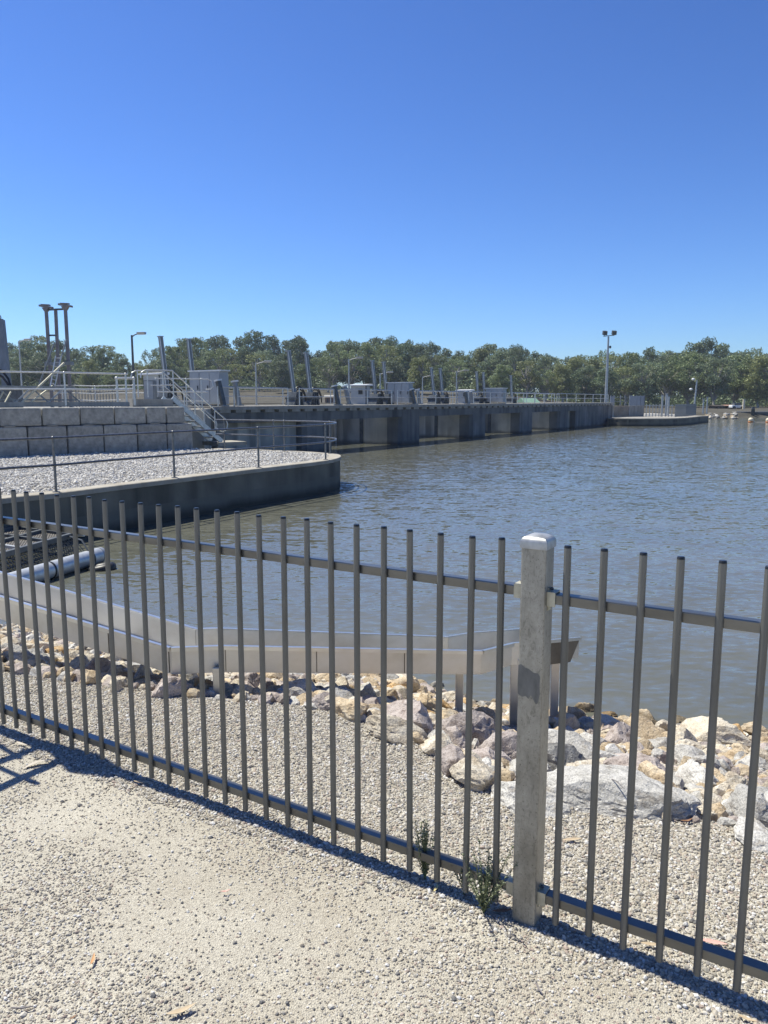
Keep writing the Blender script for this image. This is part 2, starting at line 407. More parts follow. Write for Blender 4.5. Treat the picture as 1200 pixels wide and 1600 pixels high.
def ground_mat(name):
    m = bpy.data.materials.new(name); m.use_nodes = True
    n, l = m.node_tree.nodes, m.node_tree.links
    b = n['Principled BSDF']; b.inputs['Roughness'].default_value = 0.95; b.inputs['Specular IOR Level'].default_value = .15
    g = n.new('ShaderNodeNewGeometry')
    def tex(sc, det=6, rough=.6):
        t = n.new('ShaderNodeTexNoise'); t.inputs['Scale'].default_value = sc; t.inputs['Detail'].default_value = det; t.inputs['Roughness'].default_value = rough
        l.new(g.outputs['Position'], t.inputs['Vector']); return t.outputs[0]
    def ramp(f, stops):
        r = n.new('ShaderNodeValToRGB'); e = r.color_ramp.elements
        e[0].position, e[0].color = stops[0][0], (*stops[0][1], 1); e[1].position, e[1].color = stops[-1][0], (*stops[-1][1], 1)
        for p, c in stops[1:-1]:
            q = e.new(p); q.color = (*c, 1)
        l.new(f, r.inputs[0]); return r.outputs[0]
    c1 = ramp(tex(1.3, 5), [(.35, (.40, .36, .29)), (.5, (.45, .415, .345)), (.66, (.51, .475, .40))])
    v = n.new('ShaderNodeTexVoronoi'); v.inputs['Scale'].default_value = 210
    l.new(g.outputs['Position'], v.inputs['Vector'])
    hv = n.new('ShaderNodeSeparateColor'); l.new(v.outputs['Color'], hv.inputs[0])
    c2 = ramp(hv.outputs[0], [(.0, (.72, .70, .68)), (.5, (1, 1, 1)), (1.0, (1.22, 1.22, 1.2))])
    x = n.new('ShaderNodeMix'); x.data_type = 'RGBA'; x.blend_type = 'MULTIPLY'; x.inputs[0].default_value = .75
    l.new(c1, x.inputs[6]); l.new(c2, x.inputs[7])
    l.new(x.outputs[2], b.inputs['Base Color'])
    b1 = n.new('ShaderNodeBump'); b1.inputs['Strength'].default_value = .9; b1.inputs['Distance'].default_value = .004
    l.new(v.outputs['Distance'], b1.inputs['Height'])
    b2 = n.new('ShaderNodeBump'); b2.inputs['Strength'].default_value = .6; b2.inputs['Distance'].default_value = .006
    l.new(tex(120, 4), b2.inputs['Height']); l.new(b1.outputs[0], b2.inputs['Normal'])
    l.new(b2.outputs[0], b.inputs['Normal'])
    return m
M['ground'] = ground_mat('compacted_gravel')
M['bank'] = mat('bank_earth', [(0.05, 0.047, 0.036), (0.08, 0.073, 0.056), (0.11, 0.10, 0.08)], 0.95, 0, .25, spread=(.3, .7), coord='Object', spec=.2)
M['plateau'] = mat('platform_gravel', [(0.27, 0.255, 0.23), (0.38, 0.36, 0.33)], 0.95, 0, 6, bump=.6, bscale=30)

def water_mat():
    m = bpy.data.materials.new('river_water'); m.use_nodes = True
    n, l = m.node_tree.nodes, m.node_tree.links
    b = n['Principled BSDF']
    b.inputs['Roughness'].default_value = 0.08; b.inputs['IOR'].default_value = 1.42
    g = n.new('ShaderNodeNewGeometry')
    def tex(sc, st, det, rot=0.0, rough=.55):
        mp = n.new('ShaderNodeMapping'); mp.inputs['Scale'].default_value = st; mp.inputs['Rotation'].default_value = (0, 0, rot)
        l.new(g.outputs['Position'], mp.inputs[0])
        t = n.new('ShaderNodeTexNoise'); t.inputs['Scale'].default_value = sc; t.inputs['Detail'].default_value = det; t.inputs['Roughness'].default_value = rough
        t.inputs['Distortion'].default_value = .35
        l.new(mp.outputs[0], t.inputs['Vector']); return t.outputs[0]
    r = n.new('ShaderNodeValToRGB')
    r.color_ramp.elements[0].position = .3; r.color_ramp.elements[0].color = (.105, .107, .082, 1)
    r.color_ramp.elements[1].position = .7; r.color_ramp.elements[1].color = (.135, .135, .105, 1)
    l.new(tex(.25, (1, 1, 1), 3), r.inputs[0]); l.new(r.outputs[0], b.inputs['Base Color'])
    def slope(sc, st, det, amp, rot):
        mp = n.new('ShaderNodeMapping'); mp.inputs['Scale'].default_value = st; mp.inputs['Rotation'].default_value = (0, 0, rot)
        l.new(g.outputs['Position'], mp.inputs[0])
        t = n.new('ShaderNodeTexNoise'); t.inputs['Scale'].default_value = sc; t.inputs['Detail'].default_value = det; t.inputs['Roughness'].default_value = .5
        t.inputs['Distortion'].default_value = .3
        l.new(mp.outputs[0], t.inputs['Vector'])
        a_ = n.new('ShaderNodeVectorMath'); a_.operation = 'SUBTRACT'; a_.inputs[1].default_value = (.5, .5, .5); l.new(t.outputs['Color'], a_.inputs[0])
        b_ = n.new('ShaderNodeVectorMath'); b_.operation = 'MULTIPLY'; b_.inputs[1].default_value = (amp * .7, amp, 0); l.new(a_.outputs[0], b_.inputs[0])
        return b_.outputs[0]
    def vadd(p_, q_):
        a_ = n.new('ShaderNodeVectorMath'); a_.operation = 'ADD'
        l.new(p_, a_.inputs[0])
        if isinstance(q_, tuple): a_.inputs[1].default_value = q_
        else: l.new(q_, a_.inputs[1])
        return a_.outputs[0]
    wind = tex(.06, (1, .5, 1), 3)
    v_ = vadd(slope(1.5, (.5, 1.4, 1), 2, .20, R(-12)), slope(5.4, (.55, 1.35, 1), 2, .38, R(12)))
    v_ = vadd(v_, slope(15.0, (.6, 1.25, 1), 2, .38, R(-20)))
    wr = n.new('ShaderNodeMapRange'); wr.inputs[1].default_value = .35; wr.inputs[2].default_value = .65; wr.inputs[3].default_value = .75; wr.inputs[4].default_value = 1.25
    l.new(wind, wr.inputs[0])
    sc_ = n.new('ShaderNodeVectorMath'); sc_.operation = 'SCALE'; l.new(v_, sc_.inputs[0]); l.new(wr.outputs[0], sc_.inputs['Scale'])
    v_ = vadd(sc_.outputs[0], (0, 0, 1))
    nm = n.new('ShaderNodeVectorMath'); nm.operation = 'NORMALIZE'; l.new(v_, nm.inputs[0])
    l.new(nm.outputs[0], b.inputs['Normal'])
    return m
M['water'] = water_mat()

def leaf_mat(name, c, var=.22):
    m = bpy.data.materials.new(name); m.use_nodes = True
    n, l = m.node_tree.nodes, m.node_tree.links
    n.remove(n['Principled BSDF'])
    out = n['Material Output']
    oi = n.new('ShaderNodeObjectInfo'); tc = n.new('ShaderNodeTexCoord')
    t = n.new('ShaderNodeTexNoise'); t.inputs['Scale'].default_value = .8; t.inputs['Detail'].default_value = 4
    l.new(tc.outputs['Object'], t.inputs['Vector'])
    r = n.new('ShaderNodeValToRGB'); r.color_ramp.elements[0].position = .3; r.color_ramp.elements[1].position = .7
    r.color_ramp.elements[0].color = (*[x * .7 for x in c], 1); r.color_ramp.elements[1].color = (*[x * 1.35 for x in c], 1)
    l.new(t.outputs[0], r.inputs[0])
    hv = n.new('ShaderNodeHueSaturation')
    mr = n.new('ShaderNodeMapRange'); mr.inputs[3].default_value = 1 - var; mr.inputs[4].default_value = 1 + var
    l.new(oi.outputs['Random'], mr.inputs[0]); l.new(mr.outputs[0], hv.inputs['Value']); l.new(r.outputs[0], hv.inputs['Color'])
    d = n.new('ShaderNodeBsdfPrincipled'); d.inputs['Roughness'].default_value = .55; d.inputs['Specular IOR Level'].default_value = .35
    tr = n.new('ShaderNodeBsdfTranslucent'); mx = n.new('ShaderNodeMixShader'); mx.inputs[0].default_value = .22
    l.new(hv.outputs[0], d.inputs['Base Color']); l.new(hv.outputs[0], tr.inputs[0])
    l.new(d.outputs[0], mx.inputs[1]); l.new(tr.outputs[0], mx.inputs[2]); l.new(mx.outputs[0], out.inputs[0])
    return m
LEAF = {'olive': leaf_mat('olive_leaves', (.21, .255, .12)), 'grey green': leaf_mat('grey_green_leaves', (.19, .235, .135)),
        'yellow green': leaf_mat('yellow_green_leaves', (.255, .28, .12)), 'dark green': leaf_mat('dark_leaves', (.145, .19, .105))}
M['bark'] = mat('pale_bark', [(0.27, 0.235, 0.195), (0.52, 0.48, 0.42)], 0.8, 0, 1.5, (1, 1, .3))
M['stem'] = mat('weed_stem', [(0.10, 0.13, 0.05), (0.16, 0.18, 0.08)], 0.7, 0, 9)
M['weed'] = mat('weed_leaf', [(0.13, 0.15, 0.08), (0.22, 0.235, 0.14)], 0.65, 0, 30)

# ------------------------------------------------------------------ near ground: gravel terrace and bank
FD = Vector((0.854, -0.520, 0)).normalized()            # along the fence, left to right
FN = Vector((FD.y, -FD.x, 0))                           # towards the camera side
FP = Vector((0.447, 2.19, 0))                           # foot of the fence post
def smooth_line(xs, ys):
    return lambda x: float(np.interp(x, xs, ys))
edge_y = smooth_line([-14, -6, -3.2, -2.35, -1.05, -0.3, 0.1, 0.44, 0.8, 1.2, 1.6, 3.0, 8, 14], [9.5, 6.3, 4.85, 4.5, 4.1, 3.95, 3.6, 3.2, 2.95, 2.8, 2.72, 2.3, 1.2, 0])
SLOPE = 0.295
def ground_z(x, y):
    e = y - edge_y(x)
    nz = noise.noise(Vector((x * 1.1, y * 1.1, 3.1))) * .018 + noise.noise(Vector((x * 3.7, y * 3.7, 9.1))) * .006
    if e < 0:
        return -.05 * max(0.0, 1 + e / 1.2) + nz
    return max(-1.9, -.05 - SLOPE * e + nz * (1 + min(e, 2)))
def axis(a, b, fa, fb, fine, grow=1.35):
    xs = list(np.arange(fa, fb + 1e-6, fine)); s = fine
    x = fa
    while x > a: s *= grow; x -= s; xs.insert(0, max(x, a))
    x, s = fb, fine
    while x < b: s *= grow; x += s; xs.append(min(x, b))
    return xs
gx, gy = axis(-60, 60, -4.2, 4.2, .06), axis(-60, 16, 1.0, 6.6, .06)
g = MB()
g.add([(x, y, ground_z(x, y)) for y in gy for x in gx],
      [(j * len(gx) + i, j * len(gx) + i + 1, (j + 1) * len(gx) + i + 1, (j + 1) * len(gx) + i) for j in range(len(gy) - 1) for i in range(len(gx) - 1)], True)
tag(g.build('gravel_ground', M['ground']), kind='structure')

w = MB()
w.add([(-900, 2.5, -1), (900, 2.5, -1), (900, 1500, -1), (-900, 1500, -1)], [(0, 1, 2, 3)])
tag(w.build('water', M['water']), kind='structure')

# pebbles, scattered as points and instanced
def pebble_meshes(nk, seed, mt, flat=.62):
    col = bpy.data.collections.new('pebble_kinds')
    r = random.Random(seed)
    for k in range(nk):
        bm = bmesh.new(); bmesh.ops.create_icosphere(bm, subdivisions=1, radius=1.0)
        sx, sy, sz = r.uniform(.8, 1.25), r.uniform(.6, 1.0), r.uniform(.45, .8) * flat / .62
        for v_ in bm.verts:
            k_ = 1 + r.uniform(-.2, .2)
            v_.co = Vector((v_.co.x * sx * k_, v_.co.y * sy * k_, v_.co.z * sz * k_))
        me = bpy.data.meshes.new('pebble'); bm.to_mesh(me); bm.free(); me.materials.append(mt)
        o = bpy.data.objects.new('pebble', me); col.objects.link(o)
    return col
def scatter(name, pts, scl, col, mt, seed, label, cat, tilt=.5):
    r = np.random.default_rng(seed)
    me = bpy.data.meshes.new(name); me.from_pydata([tuple(p) for p in pts], [], [])
    n_ = len(pts)
    a = me.attributes.new('scl', 'FLOAT', 'POINT'); a.data.foreach_set('value', np.asarray(scl, dtype=np.float32))
    rot = np.stack([r.uniform(-tilt, tilt, n_), r.uniform(-tilt, tilt, n_), r.uniform(0, 6.28, n_)], 1).astype(np.float32)
    a = me.attributes.new('rot', 'FLOAT_VECTOR', 'POINT'); a.data.foreach_set('vector', rot.ravel())
    o = bpy.data.objects.new(name, me); C.objects.link(o); me.materials.append(mt)
    nt = bpy.data.node_groups.new(name + '_scatter', 'GeometryNodeTree')
    nt.interface.new_socket('Geometry', in_out='INPUT', socket_type='NodeSocketGeometry')
    nt.interface.new_socket('Geometry', in_out='OUTPUT', socket_type='NodeSocketGeometry')
    n, l = nt.nodes, nt.links
    gi, go = n.new('NodeGroupInput'), n.new('NodeGroupOutput')
    ci = n.new('GeometryNodeCollectionInfo'); ci.inputs['Collection'].default_value = col
    ci.inputs['Separate Children'].default_value = True; ci.inputs['Reset Children'].default_value = True
    ip = n.new('GeometryNodeInstanceOnPoints'); ip.inputs['Pick Instance'].default_value = True
    s = n.new('GeometryNodeInputNamedAttribute'); s.data_type = 'FLOAT'; s.inputs['Name'].default_value = 'scl'
    q = n.new('GeometryNodeInputNamedAttribute'); q.data_type = 'FLOAT_VECTOR'; q.inputs['Name'].default_value = 'rot'
    er = n.new('FunctionNodeEulerToRotation')
    l.new(gi.outputs[0], ip.inputs['Points']); l.new(ci.outputs[0], ip.inputs['Instance'])
    l.new(q.outputs['Attribute'], er.inputs[0]); l.new(er.outputs[0], ip.inputs['Rotation'])
    l.new(s.outputs['Attribute'], ip.inputs['Scale']); l.new(ip.outputs[0], go.inputs[0])
    md = o.modifiers.new('scatter', 'NODES'); md.node_group = nt
    tag(o, label, cat, kind='stuff')
    return o
kinds = pebble_meshes(9, 3, M['pebble'])
def fence_side(x, y):     # > 0 on the camera's side
    return (x - FP.x) * FN.x + (y - FP.y) * FN.y
pts, scl = [], []
N_TRY = 560000
xs = nrg.uniform(-3.6, 3.3, N_TRY); ys = nrg.uniform(1.2, 5.4, N_TRY); us = nrg.uniform(0, 1, N_TRY); sz = nrg.lognormal(0, .33, N_TRY)
for x, y, u_, s_ in zip(xs, ys, us, sz):
    if y > edge_y(x) + .35: continue
    if abs(x) > .56 * (y + .9): continue
    fs_ = fence_side(x, y)
    if fs_ < .12:
        dn = .95
    else:      # trodden fines with patches of loose stone
        p_ = noise.noise(Vector((x * .9, y * .9, 1.7))) + .5 * noise.noise(Vector((x * 2.6, y * 2.6, 4.2)))
        dn = min(.95, max(.12, .42 + p_ * 1.2)) + max(0, .4 - fs_) * .7
    if y > 3.2: dn *= .9
    if u_ > dn: continue
    r_ = min(.012, .0034 * s_) if fs_ > .12 else min(.011, .0045 * s_)
    pts.append((x, y, ground_z(x, y) + r_ * .28)); scl.append(r_)
scatter('gravel', pts, scl, kinds, M['pebble'], 5, 'loose tan and grey gravel lying on the path and below the fence', 'gravel')

# ------------------------------------------------------------------ far banks
def far_z(x, y):
    u = 600 + 1200 * x / max(1, y)
    t = y
    if u > 850:
        base = -.1
    else:
        base = -.1 + (850 - u) / 250 * 1.3 if u > 600 else 1.2
    rise = max(0, min(1, (t - 118) / 50))
    k = 1.0 if u < 780 else max(.12, 1 - (u - 780) / 220)
    return base + rise * 2.6 * k + noise.noise(Vector((x * .03, y * .03, 0))) * .35
fx = list(np.arange(-240, 300, 6)); fy = [104, 107, 110, 113, 116, 120, 125, 130, 136, 142, 150, 160, 172, 185, 200, 230, 280, 400, 700, 1400]
def shore_y(x):
    # far shoreline: rubble spit, then recedes to the right
    return float(np.interp(x, [-300, 30, 44, 52, 62, 120, 300], [103, 103, 112, 114, 118, 122, 130]))
g = MB()
vs = []
for j, y in enumerate(fy):
    for x in fx:
        yy = shore_y(x) + (y - 104)
        vs.append((x, yy, far_z(x, yy) if j else -1.6))
g.add(vs, [(j * len(fx) + i, j * len(fx) + i + 1, (j + 1) * len(fx) + i + 1, (j + 1) * len(fx) + i) for j in range(len(fy) - 1) for i in range(len(fx) - 1)], True)
tag(g.build('far_bank', M['bank']), kind='structure')

# ------------------------------------------------------------------ concrete quay (near, left)
QZ = -0.09
q_front = [Wz(-420, 842, QZ), Wz(-160, 804, QZ), Wz(0, 779, QZ), Wz(95, 769.5, QZ), Wz(187, 758, QZ), Wz(280, 747, QZ), Wz(411, 731, QZ), Wz(490, 722, QZ)]
q_tip = [Wz(520, 717.5, QZ), Wz(532, 713.5, QZ), Wz(530, 710, QZ), Wz(513, 707.5, QZ)]
q_back = [Wz(480, 705.3, QZ), Wz(440, 703.7, QZ), Wz(400, 702.0, QZ), Wz(360, 700.8, QZ), Wz(342, 700.2, QZ)]
def catmull(pts, k=6):
    out = []
    P_ = [pts[0]] + list(pts) + [pts[-1]]
    for i in range(1, len(P_) - 2):
        for j in range(k):
            t = j / k
            a, b, c, d = P_[i - 1], P_[i], P_[i + 1], P_[i + 2]
            out.append(.5 * ((2 * b) + (c - a) * t + (2 * a - 5 * b + 4 * c - d) * t * t + (3 * b - a - 3 * c + d) * t ** 3))
    out.append(pts[-1]); return out
q_line = catmull(q_front + q_tip + q_back, 5)
def inset(line, d):
    out = []
    for i, p in enumerate(line):
        a, b = line[max(0, i - 1)], line[min(len(line) - 1, i + 1)]
        t = (b - a); t.z = 0; t.normalize()
        out.append(p + Vector((-t.y, t.x, 0)) * d)
    return out
q_in = inset(q_line, .38)
quay = thing('concrete_quay', 'low concrete quay with stained dark face and rounded end, topped with pale gravel', 'quay', q_line[len(q_line) // 2])
def strip(mb, A, B, smooth=True):
    n = len(A)
    mb.add(list(A) + list(B), [(i, i + 1, n + i + 1, n + i) for i in range(n - 1)], smooth)
def at_z(line, z): return [Vector((p.x, p.y, z)) for p in line]
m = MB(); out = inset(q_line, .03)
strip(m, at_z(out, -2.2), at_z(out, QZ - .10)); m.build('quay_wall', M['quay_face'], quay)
m = MB()
strip(m, at_z(q_line, QZ - .10), at_z(q_line, QZ - .012)); strip(m, at_z(q_line, QZ - .012), at_z(inset(q_line, .015), QZ))
strip(m, at_z(inset(q_line, .015), QZ), at_z(q_in, QZ)); strip(m, at_z(q_in, QZ), at_z(q_in, QZ - .08)); strip(m, at_z(out, QZ - .10), at_z(q_line, QZ - .10))
m.build('coping', M['coping'], quay)
m = MB()
far_l = [Vector((-16, 32, 0)), Vector((-22, 26, 0))]
poly = [(p.x, p.y) for p in q_in] + [(p.x, p.y) for p in far_l]
m.prism(poly, QZ - .3, QZ - .05); m.build('gravel_bed', M['plateau'], quay)

# pale gravel on the quay
def inside(x, y, pl):
    c = False; j = len(pl) - 1
    for i in range(len(pl)):
        if (pl[i][1] > y) != (pl[j][1] > y) and x < (pl[j][0] - pl[i][0]) * (y - pl[i][1]) / (pl[j][1] - pl[i][1]) + pl[i][0]: c = not c
        j = i
    return c
wk = pebble_meshes(6, 8, M['white_pebble'], .7)
pts, scl = [], []
qp = [(p.x, p.y) for p in inset(q_line, .34)] + [(-11, 28), (-16, 22)]
n_ = 0
for x, y in zip(nrg.uniform(-13, -1, 90000), nrg.uniform(11, 31, 90000)):
    if x < -.56 * y - .8 or not inside(x, y, qp): continue
    s_ = .022 * float(np.exp(nrg.normal(0, .28)))
    pts.append((x, y, QZ - .05 + s_ * .5 + max(0, noise.noise(Vector((x * 1.3, y * 1.3, 0)))) * .03 + float(nrg.uniform(0, .025)))); scl.append(s_)
scatter('quay_gravel', pts, scl, wk, M['white_pebble'], 6, 'crushed pale grey gravel spread over the quay', 'gravel')

# quay handrail (thing): two rails round the edge, posts with base plates
rail_line = inset(q_line, .14)
def arc_pts(line, u0, u1): return [p for p in line]
qr = thing('quay_handrail', 'two-rail pipe handrail curving round the edge of the gravel quay', 'handrail', rail_line[len(rail_line) // 2])
for h in (1.0, .5):
    m = MB(); m.tube([Vector((p.x, p.y, QZ + h)) for p in rail_line], .024, 8); m.build('rail', M['pipe_dark'] if h < .6 else M['pipe_dark'], qr)
def nearest_u(line, u, lo, hi):
    seg = line[lo:hi]
    return min(seg, key=lambda p: abs(ucol(p) - u))
nq = len(rail_line); tip_i = max(range(nq), key=lambda i: ucol(rail_line[i]))
post_me = None
m = MB(); m.tube([Vector((0, 0, 0)), Vector((0, 0, 1.0))], .026, 8); m.ball((0, 0, .5), .036, .036, .036); m.ball((0, 0, 1.0), .038, .038, .036)
m.prism([(.07 * math.cos(a * math.pi / 4), .07 * math.sin(a * math.pi / 4)) for a in range(8)], 0, .012)
pme = m.mesh('post', M['pipe_dark'])
for u, side in ((-230, 0), (-60, 0), (92, 0), (277, 0), (411, 0), (508, 0), (516, 1), (441, 1), (426, 1), (350, 1)):
    p = nearest_u(rail_line, u, 0 if side == 0 else tip_i, tip_i + 1 if side == 0 else nq)
    link('post', pme, Vector((p.x, p.y, QZ)), qr)

# ------------------------------------------------------------------ block wall and raised platform
BZ0, BZ1, BZ2 = QZ - .08, .80, 1.37
Bd = Vector((.76, .65, 0)).normalized(); Bn = Vector((Bd.y, -Bd.x, 0))          # Bn faces the camera
B_end = at_xy(300, 27.0, 0); B_end.z = 0
def on_wall(u):
    # distance back along the wall (from its right end) seen at column u
    k = (u - 600) / 1200
    # (Bx - Bd.x s) = k * depth ; depth ~ y
    return (B_end.x - k * (B_end.y * CP + .6 * SP)) / (Bd.x - k * Bd.y * CP)
bw = thing('block_wall', 'two-course retaining wall of big grey cast concrete blocks behind the gravel', 'wall', B_end)
def course(us, z0, z1, setback):
    for u0, u1 in zip(us[:-1], us[1:]):
        a, b = on_wall(u0), on_wall(u1)
        L = abs(a - b) - .03
        mid = B_end - Bd * (a + b) / 2
        hb, hd = L / 2, .55
        m = MB()
        c = Vector((mid.x, mid.y, (z0 + z1) / 2)) - Bn * (hd + setback + rnd.uniform(-.03, .03))
        m.obox(c, Bd * hb, -Bn * hd, Vector((0, 0, (z1 - z0) / 2 - .006)))
        o = m.build('block', M['block'], bw, o=c, bevel=.06)
course([-250, -190, -132, -76, -20, 42, 104, 161, 214, 260, 301], BZ0, BZ1, 0)
course([-220, -160, -105, -55, 0, 67, 127, 181, 231, 262, 291], BZ1, BZ2, .07)
# lifting-lug ledges catching the sun on the lower course
m = MB()
for u in (15, 82, 138, 197, 242):
    s = on_wall(u); c = B_end - Bd * s + Bn * -.03
    m.obox((c.x, c.y, BZ1 + .004), Bd * .16, Bn * .03, Vector((0, 0, .012)))
m.build('lug', M['concrete'], bw)
# platform fill behind the wall, up to the weir deck
plat = MB()
p0 = B_end - Bn * 1.0
poly = [p0 - Bd * 22, p0 - Bd * .05, p0 - Bn * 3.2 + Bd * -.3, Vector((-7.6, 34, 0)), Vector((-12, 44, 0)), Vector((-40, 62, 0)), Vector((-60, 45, 0))]
plat.prism([(p.x, p.y) for p in poly][::1], -.6, 1.3)
tag(plat.build('platform_ground', M['plateau']), kind='structure')

# ------------------------------------------------------------------ the weir bridge
DZ = 1.33
Ld = Vector((.534, .845, 0)).normalized(); Lb = Vector((-Ld.y, Ld.x, 0))         # along the deck; towards downstream (back)
L0 = Vector((1.93, 46.5, 0))
def deck(s, b=0.0, z=DZ):
    p = L0 + Ld * s + Lb * b
    return Vector((p.x, p.y, z))
def deck_s(u, b):
    k = (u - 600) / 1200
    o = L0 + Lb * b
    dd = lambda s: (o.y + Ld.y * s) * CP + .3 * SP
    s = 0
    for _ in range(40):
        s = (k * dd(s) - o.x) / Ld.x
    return s
def deck_at(u, b, z=DZ):
    return deck(deck_s(u, b), b, z)
S0 = deck_s(338, 0); S1 = 41.2
br = thing('weir_bridge', 'long concrete weir bridge with dark stained pier noses standing in the river', 'bridge', deck(0, 0, -1))
def dbox(s0, s1, b0, b1, z0, z1, mb):
    P_ = [deck(s0, b0, z0), deck(s1, b0, z0), deck(s1, b1, z0), deck(s0, b1, z0)]
    return mb.hexa(P_ + [Vector((p.x, p.y, z1)) for p in P_])
m = MB(); dbox(S0, S1 + .2, -.16, 1.9, DZ - .15, DZ, m); m.build('deck_slab', M['concrete'], br)
m = MB(); dbox(S0, S1 + .2, 3.9, 6.0, DZ - .15, DZ, m); m.build('service_slab', M['concrete'], br)
m = MB(); dbox(S0, S1, -.04, .22, .62, DZ - .27, m)
f_ = m.build('fascia_beam', M['pier_dark'], br)
m = MB(); dbox(S0, S1, .24, .7, .75, DZ - .152, m); m.build('deck_beam', M['pier_side'], br)
m = MB(); s = S0 + .1
while s < S1 - .4:
    dbox(s, s + .62, -.12, .18, DZ - .27, DZ - .152, m); s += .95
tag(m.build('corbel', M['concrete'], br), kind='stuff')
PIERS = [-9.7, -.7, 8.7, 17.6, 26.2]
for k, s in enumerate(PIERS):
    m = MB()
    hw = 1.15
    # rounded-corner nose
    prof = [(-hw, .9), (-hw, .16), (-hw + .16, -.06), (hw - .16, -.06), (hw, .16), (hw, .9)]
    pl = [deck(s + a, b) for a, b in prof]
    m.prism([(p.x, p.y) for p in pl][::1], -2.6, DZ - .275)
    pn = m.build('pier_nose', M['pier_dark'], br)
    m = MB(); dbox(s - hw + .03, s + hw - .03, .902, 9.0, -2.6, .748, m); dbox(s - hw + .2, s + hw - .2, 1.92, 3.88, .749, DZ - .02, m); dbox(s - hw + .2, s + hw - .2, 3.881, 8.9, .749, DZ - .16, m); pier = m.build('pier', M['pier_side'], br)
    m = MB()        # gate slot and raised panel on the face we see
    dbox(s - hw - .05, s - hw + .031, 5.2, 8.6, -2.4, .28, m); m.build('face_panel', M['pier_side'], pier)
    m = MB(); dbox(s - hw - .03, s - hw + .031, 4.55, 4.62, -2.4, .72, m); m.build('guide_rail', M['galv_cap'], pier)
    m = MB(); dbox(s - hw - .012, s - hw + .031, 2.6, 2.85, -1.1, .7, m); m.build('guide_rail', M['dark_steel'], pier)
# abutments
m = MB(); dbox(S0, S0 + .5, .0, 6, -2.6, .748, m)
dbox(S0 + .5, PIERS[0] - 1.2, .45, 1.0, -2.6, .615, m)
m.build('abutment', M['pier_side'], br)
m = MB(); dbox(29.4, S1, -.02, 6, -2.6, .618, m); m.build('abutment', M['pier_dark'], br)
m = MB(); dbox(27.37, 29.39, .5, 6, -2.6, .618, m); m.build('abutment', M['pier_side'], br)
# gates closing each bay, behind the piers' middle
for k in range(4):
    m = MB(); dbox(PIERS[k] + 1.15, PIERS[k + 1] - 1.15, 8.7, 8.9, -2.6, -.3, m); m.build('gate_leaf', M['grey_steel'], br)
# deck handrails: front rail in bays, back rail
def railing(name, sA, sB, b, h, parent, m_=None, mid=True):
    m_ = m_ or M['pipe']
    o = None
    m = MB(); m.tube([deck(sA, b, DZ + h), deck(sB, b, DZ + h)], .03, 6)
    if mid: m.tube([deck(sA, b, DZ + h * .52), deck(sB, b, DZ + h * .52)], .022, 6)
    rl = m.build(name, m_, parent)
    n = max(2, int(abs(sB - sA) / 2.3) + 1)
    m = MB(); m.tube([Vector((0, 0, 0)), Vector((0, 0, h))], .028, 6); me = m.mesh('post', m_)
    for i in range(n):
        p = deck(sA + (sB - sA) * i / (n - 1), b)
        o = bpy.data.objects.new('post', me); C.objects.link(o); o.parent = rl; o.location = p - ORG[rl.name]
    return rl
for ua, ub in ((341, 366), (372, 450), (468, 522), (532, 612), (621, 646), (652, 732), (740, 790), (800, 866), (870, 950)):
    railing('handrail', deck_s(ua, .25), deck_s(ub, .25), .25, .82, br)
railing('handrail', S0 + 2, S1, 5.8, .9, br)

# hoist cylinders: slanted grey columns in pairs over the piers, with machinery and hoses at their feet
lean = (-Ld * .09 + Lb * .02)
def hoist(u_top, u_foot, v_top, b, label, back=False, hoses=True):
    p = deck_at(u_foot, b); t = depth(p)
    ztop = zof(v_top, t); H = ztop - DZ
    o = thing('hoist_column', label, 'hoist column', p, 'hoist columns on the weir deck')
    top = p + Vector(((u_top - u_foot) / 1200 * t, -.0, H))
    foot = p + (top - p) * .24
    m = MB(); m.bar(foot, top, .19, .10, up=Lb); c = m.build('column', M['grey_steel'], o)
    m = MB(); d = (top - foot).normalized(); m.bar(top + d * .003, top + d * .05, .26, .16, up=Lb); m.build('cap_plate', M['galv_cap'], o)
    m = MB(); sd = d.cross(Lb).normalized()
    for e in (-1, 1): m.bar(foot + sd * .085 * e - Lb * .06, top + sd * .085 * e - Lb * .06, .025, .03, up=Lb)
    m.build('flange', M['pipe'], o)
    m = MB(); q = p - Ld * .05
    P_ = [q + Ld * a + Lb * bb + Vector((0, 0, z)) for z, a0, a1 in ((0, -.44, .38), (H * .25, -.2, .26)) for a, bb in ((a0, -.3), (a1, -.3), (a1, .3), (a0, .3))]
    m.hexa(P_)
    for e in (-.24, -.02, .2): m.bar(q + Ld * e - Lb * .33, q + Ld * (e * .7) - Lb * .33 + Vector((0, 0, H * .255)), .05, .07, up=Lb)
    m.bar(q - Ld * .38 + Vector((0, 0, .35)), q + Ld * .34 + Vector((0, 0, .35)), .7, .1)
    m.build('hoist_base', M['dark_steel'], o)
    if hoses:
        m = MB()
        for e in (0, .12):
            a_ = foot + Vector((0, 0, .1 - e)); pts_ = []
            for i in range(9):
                th = math.pi * i / 8
                pts_.append(a_ + Ld * (.15 + .42 * (1 - math.cos(th))) + Vector((0, 0, .42 * math.sin(th) - .5 * (i / 8))))
            m.tube(pts_, .035, 6)
        m.build('hose', M['cable'], o)
    return o
HB = 2.0
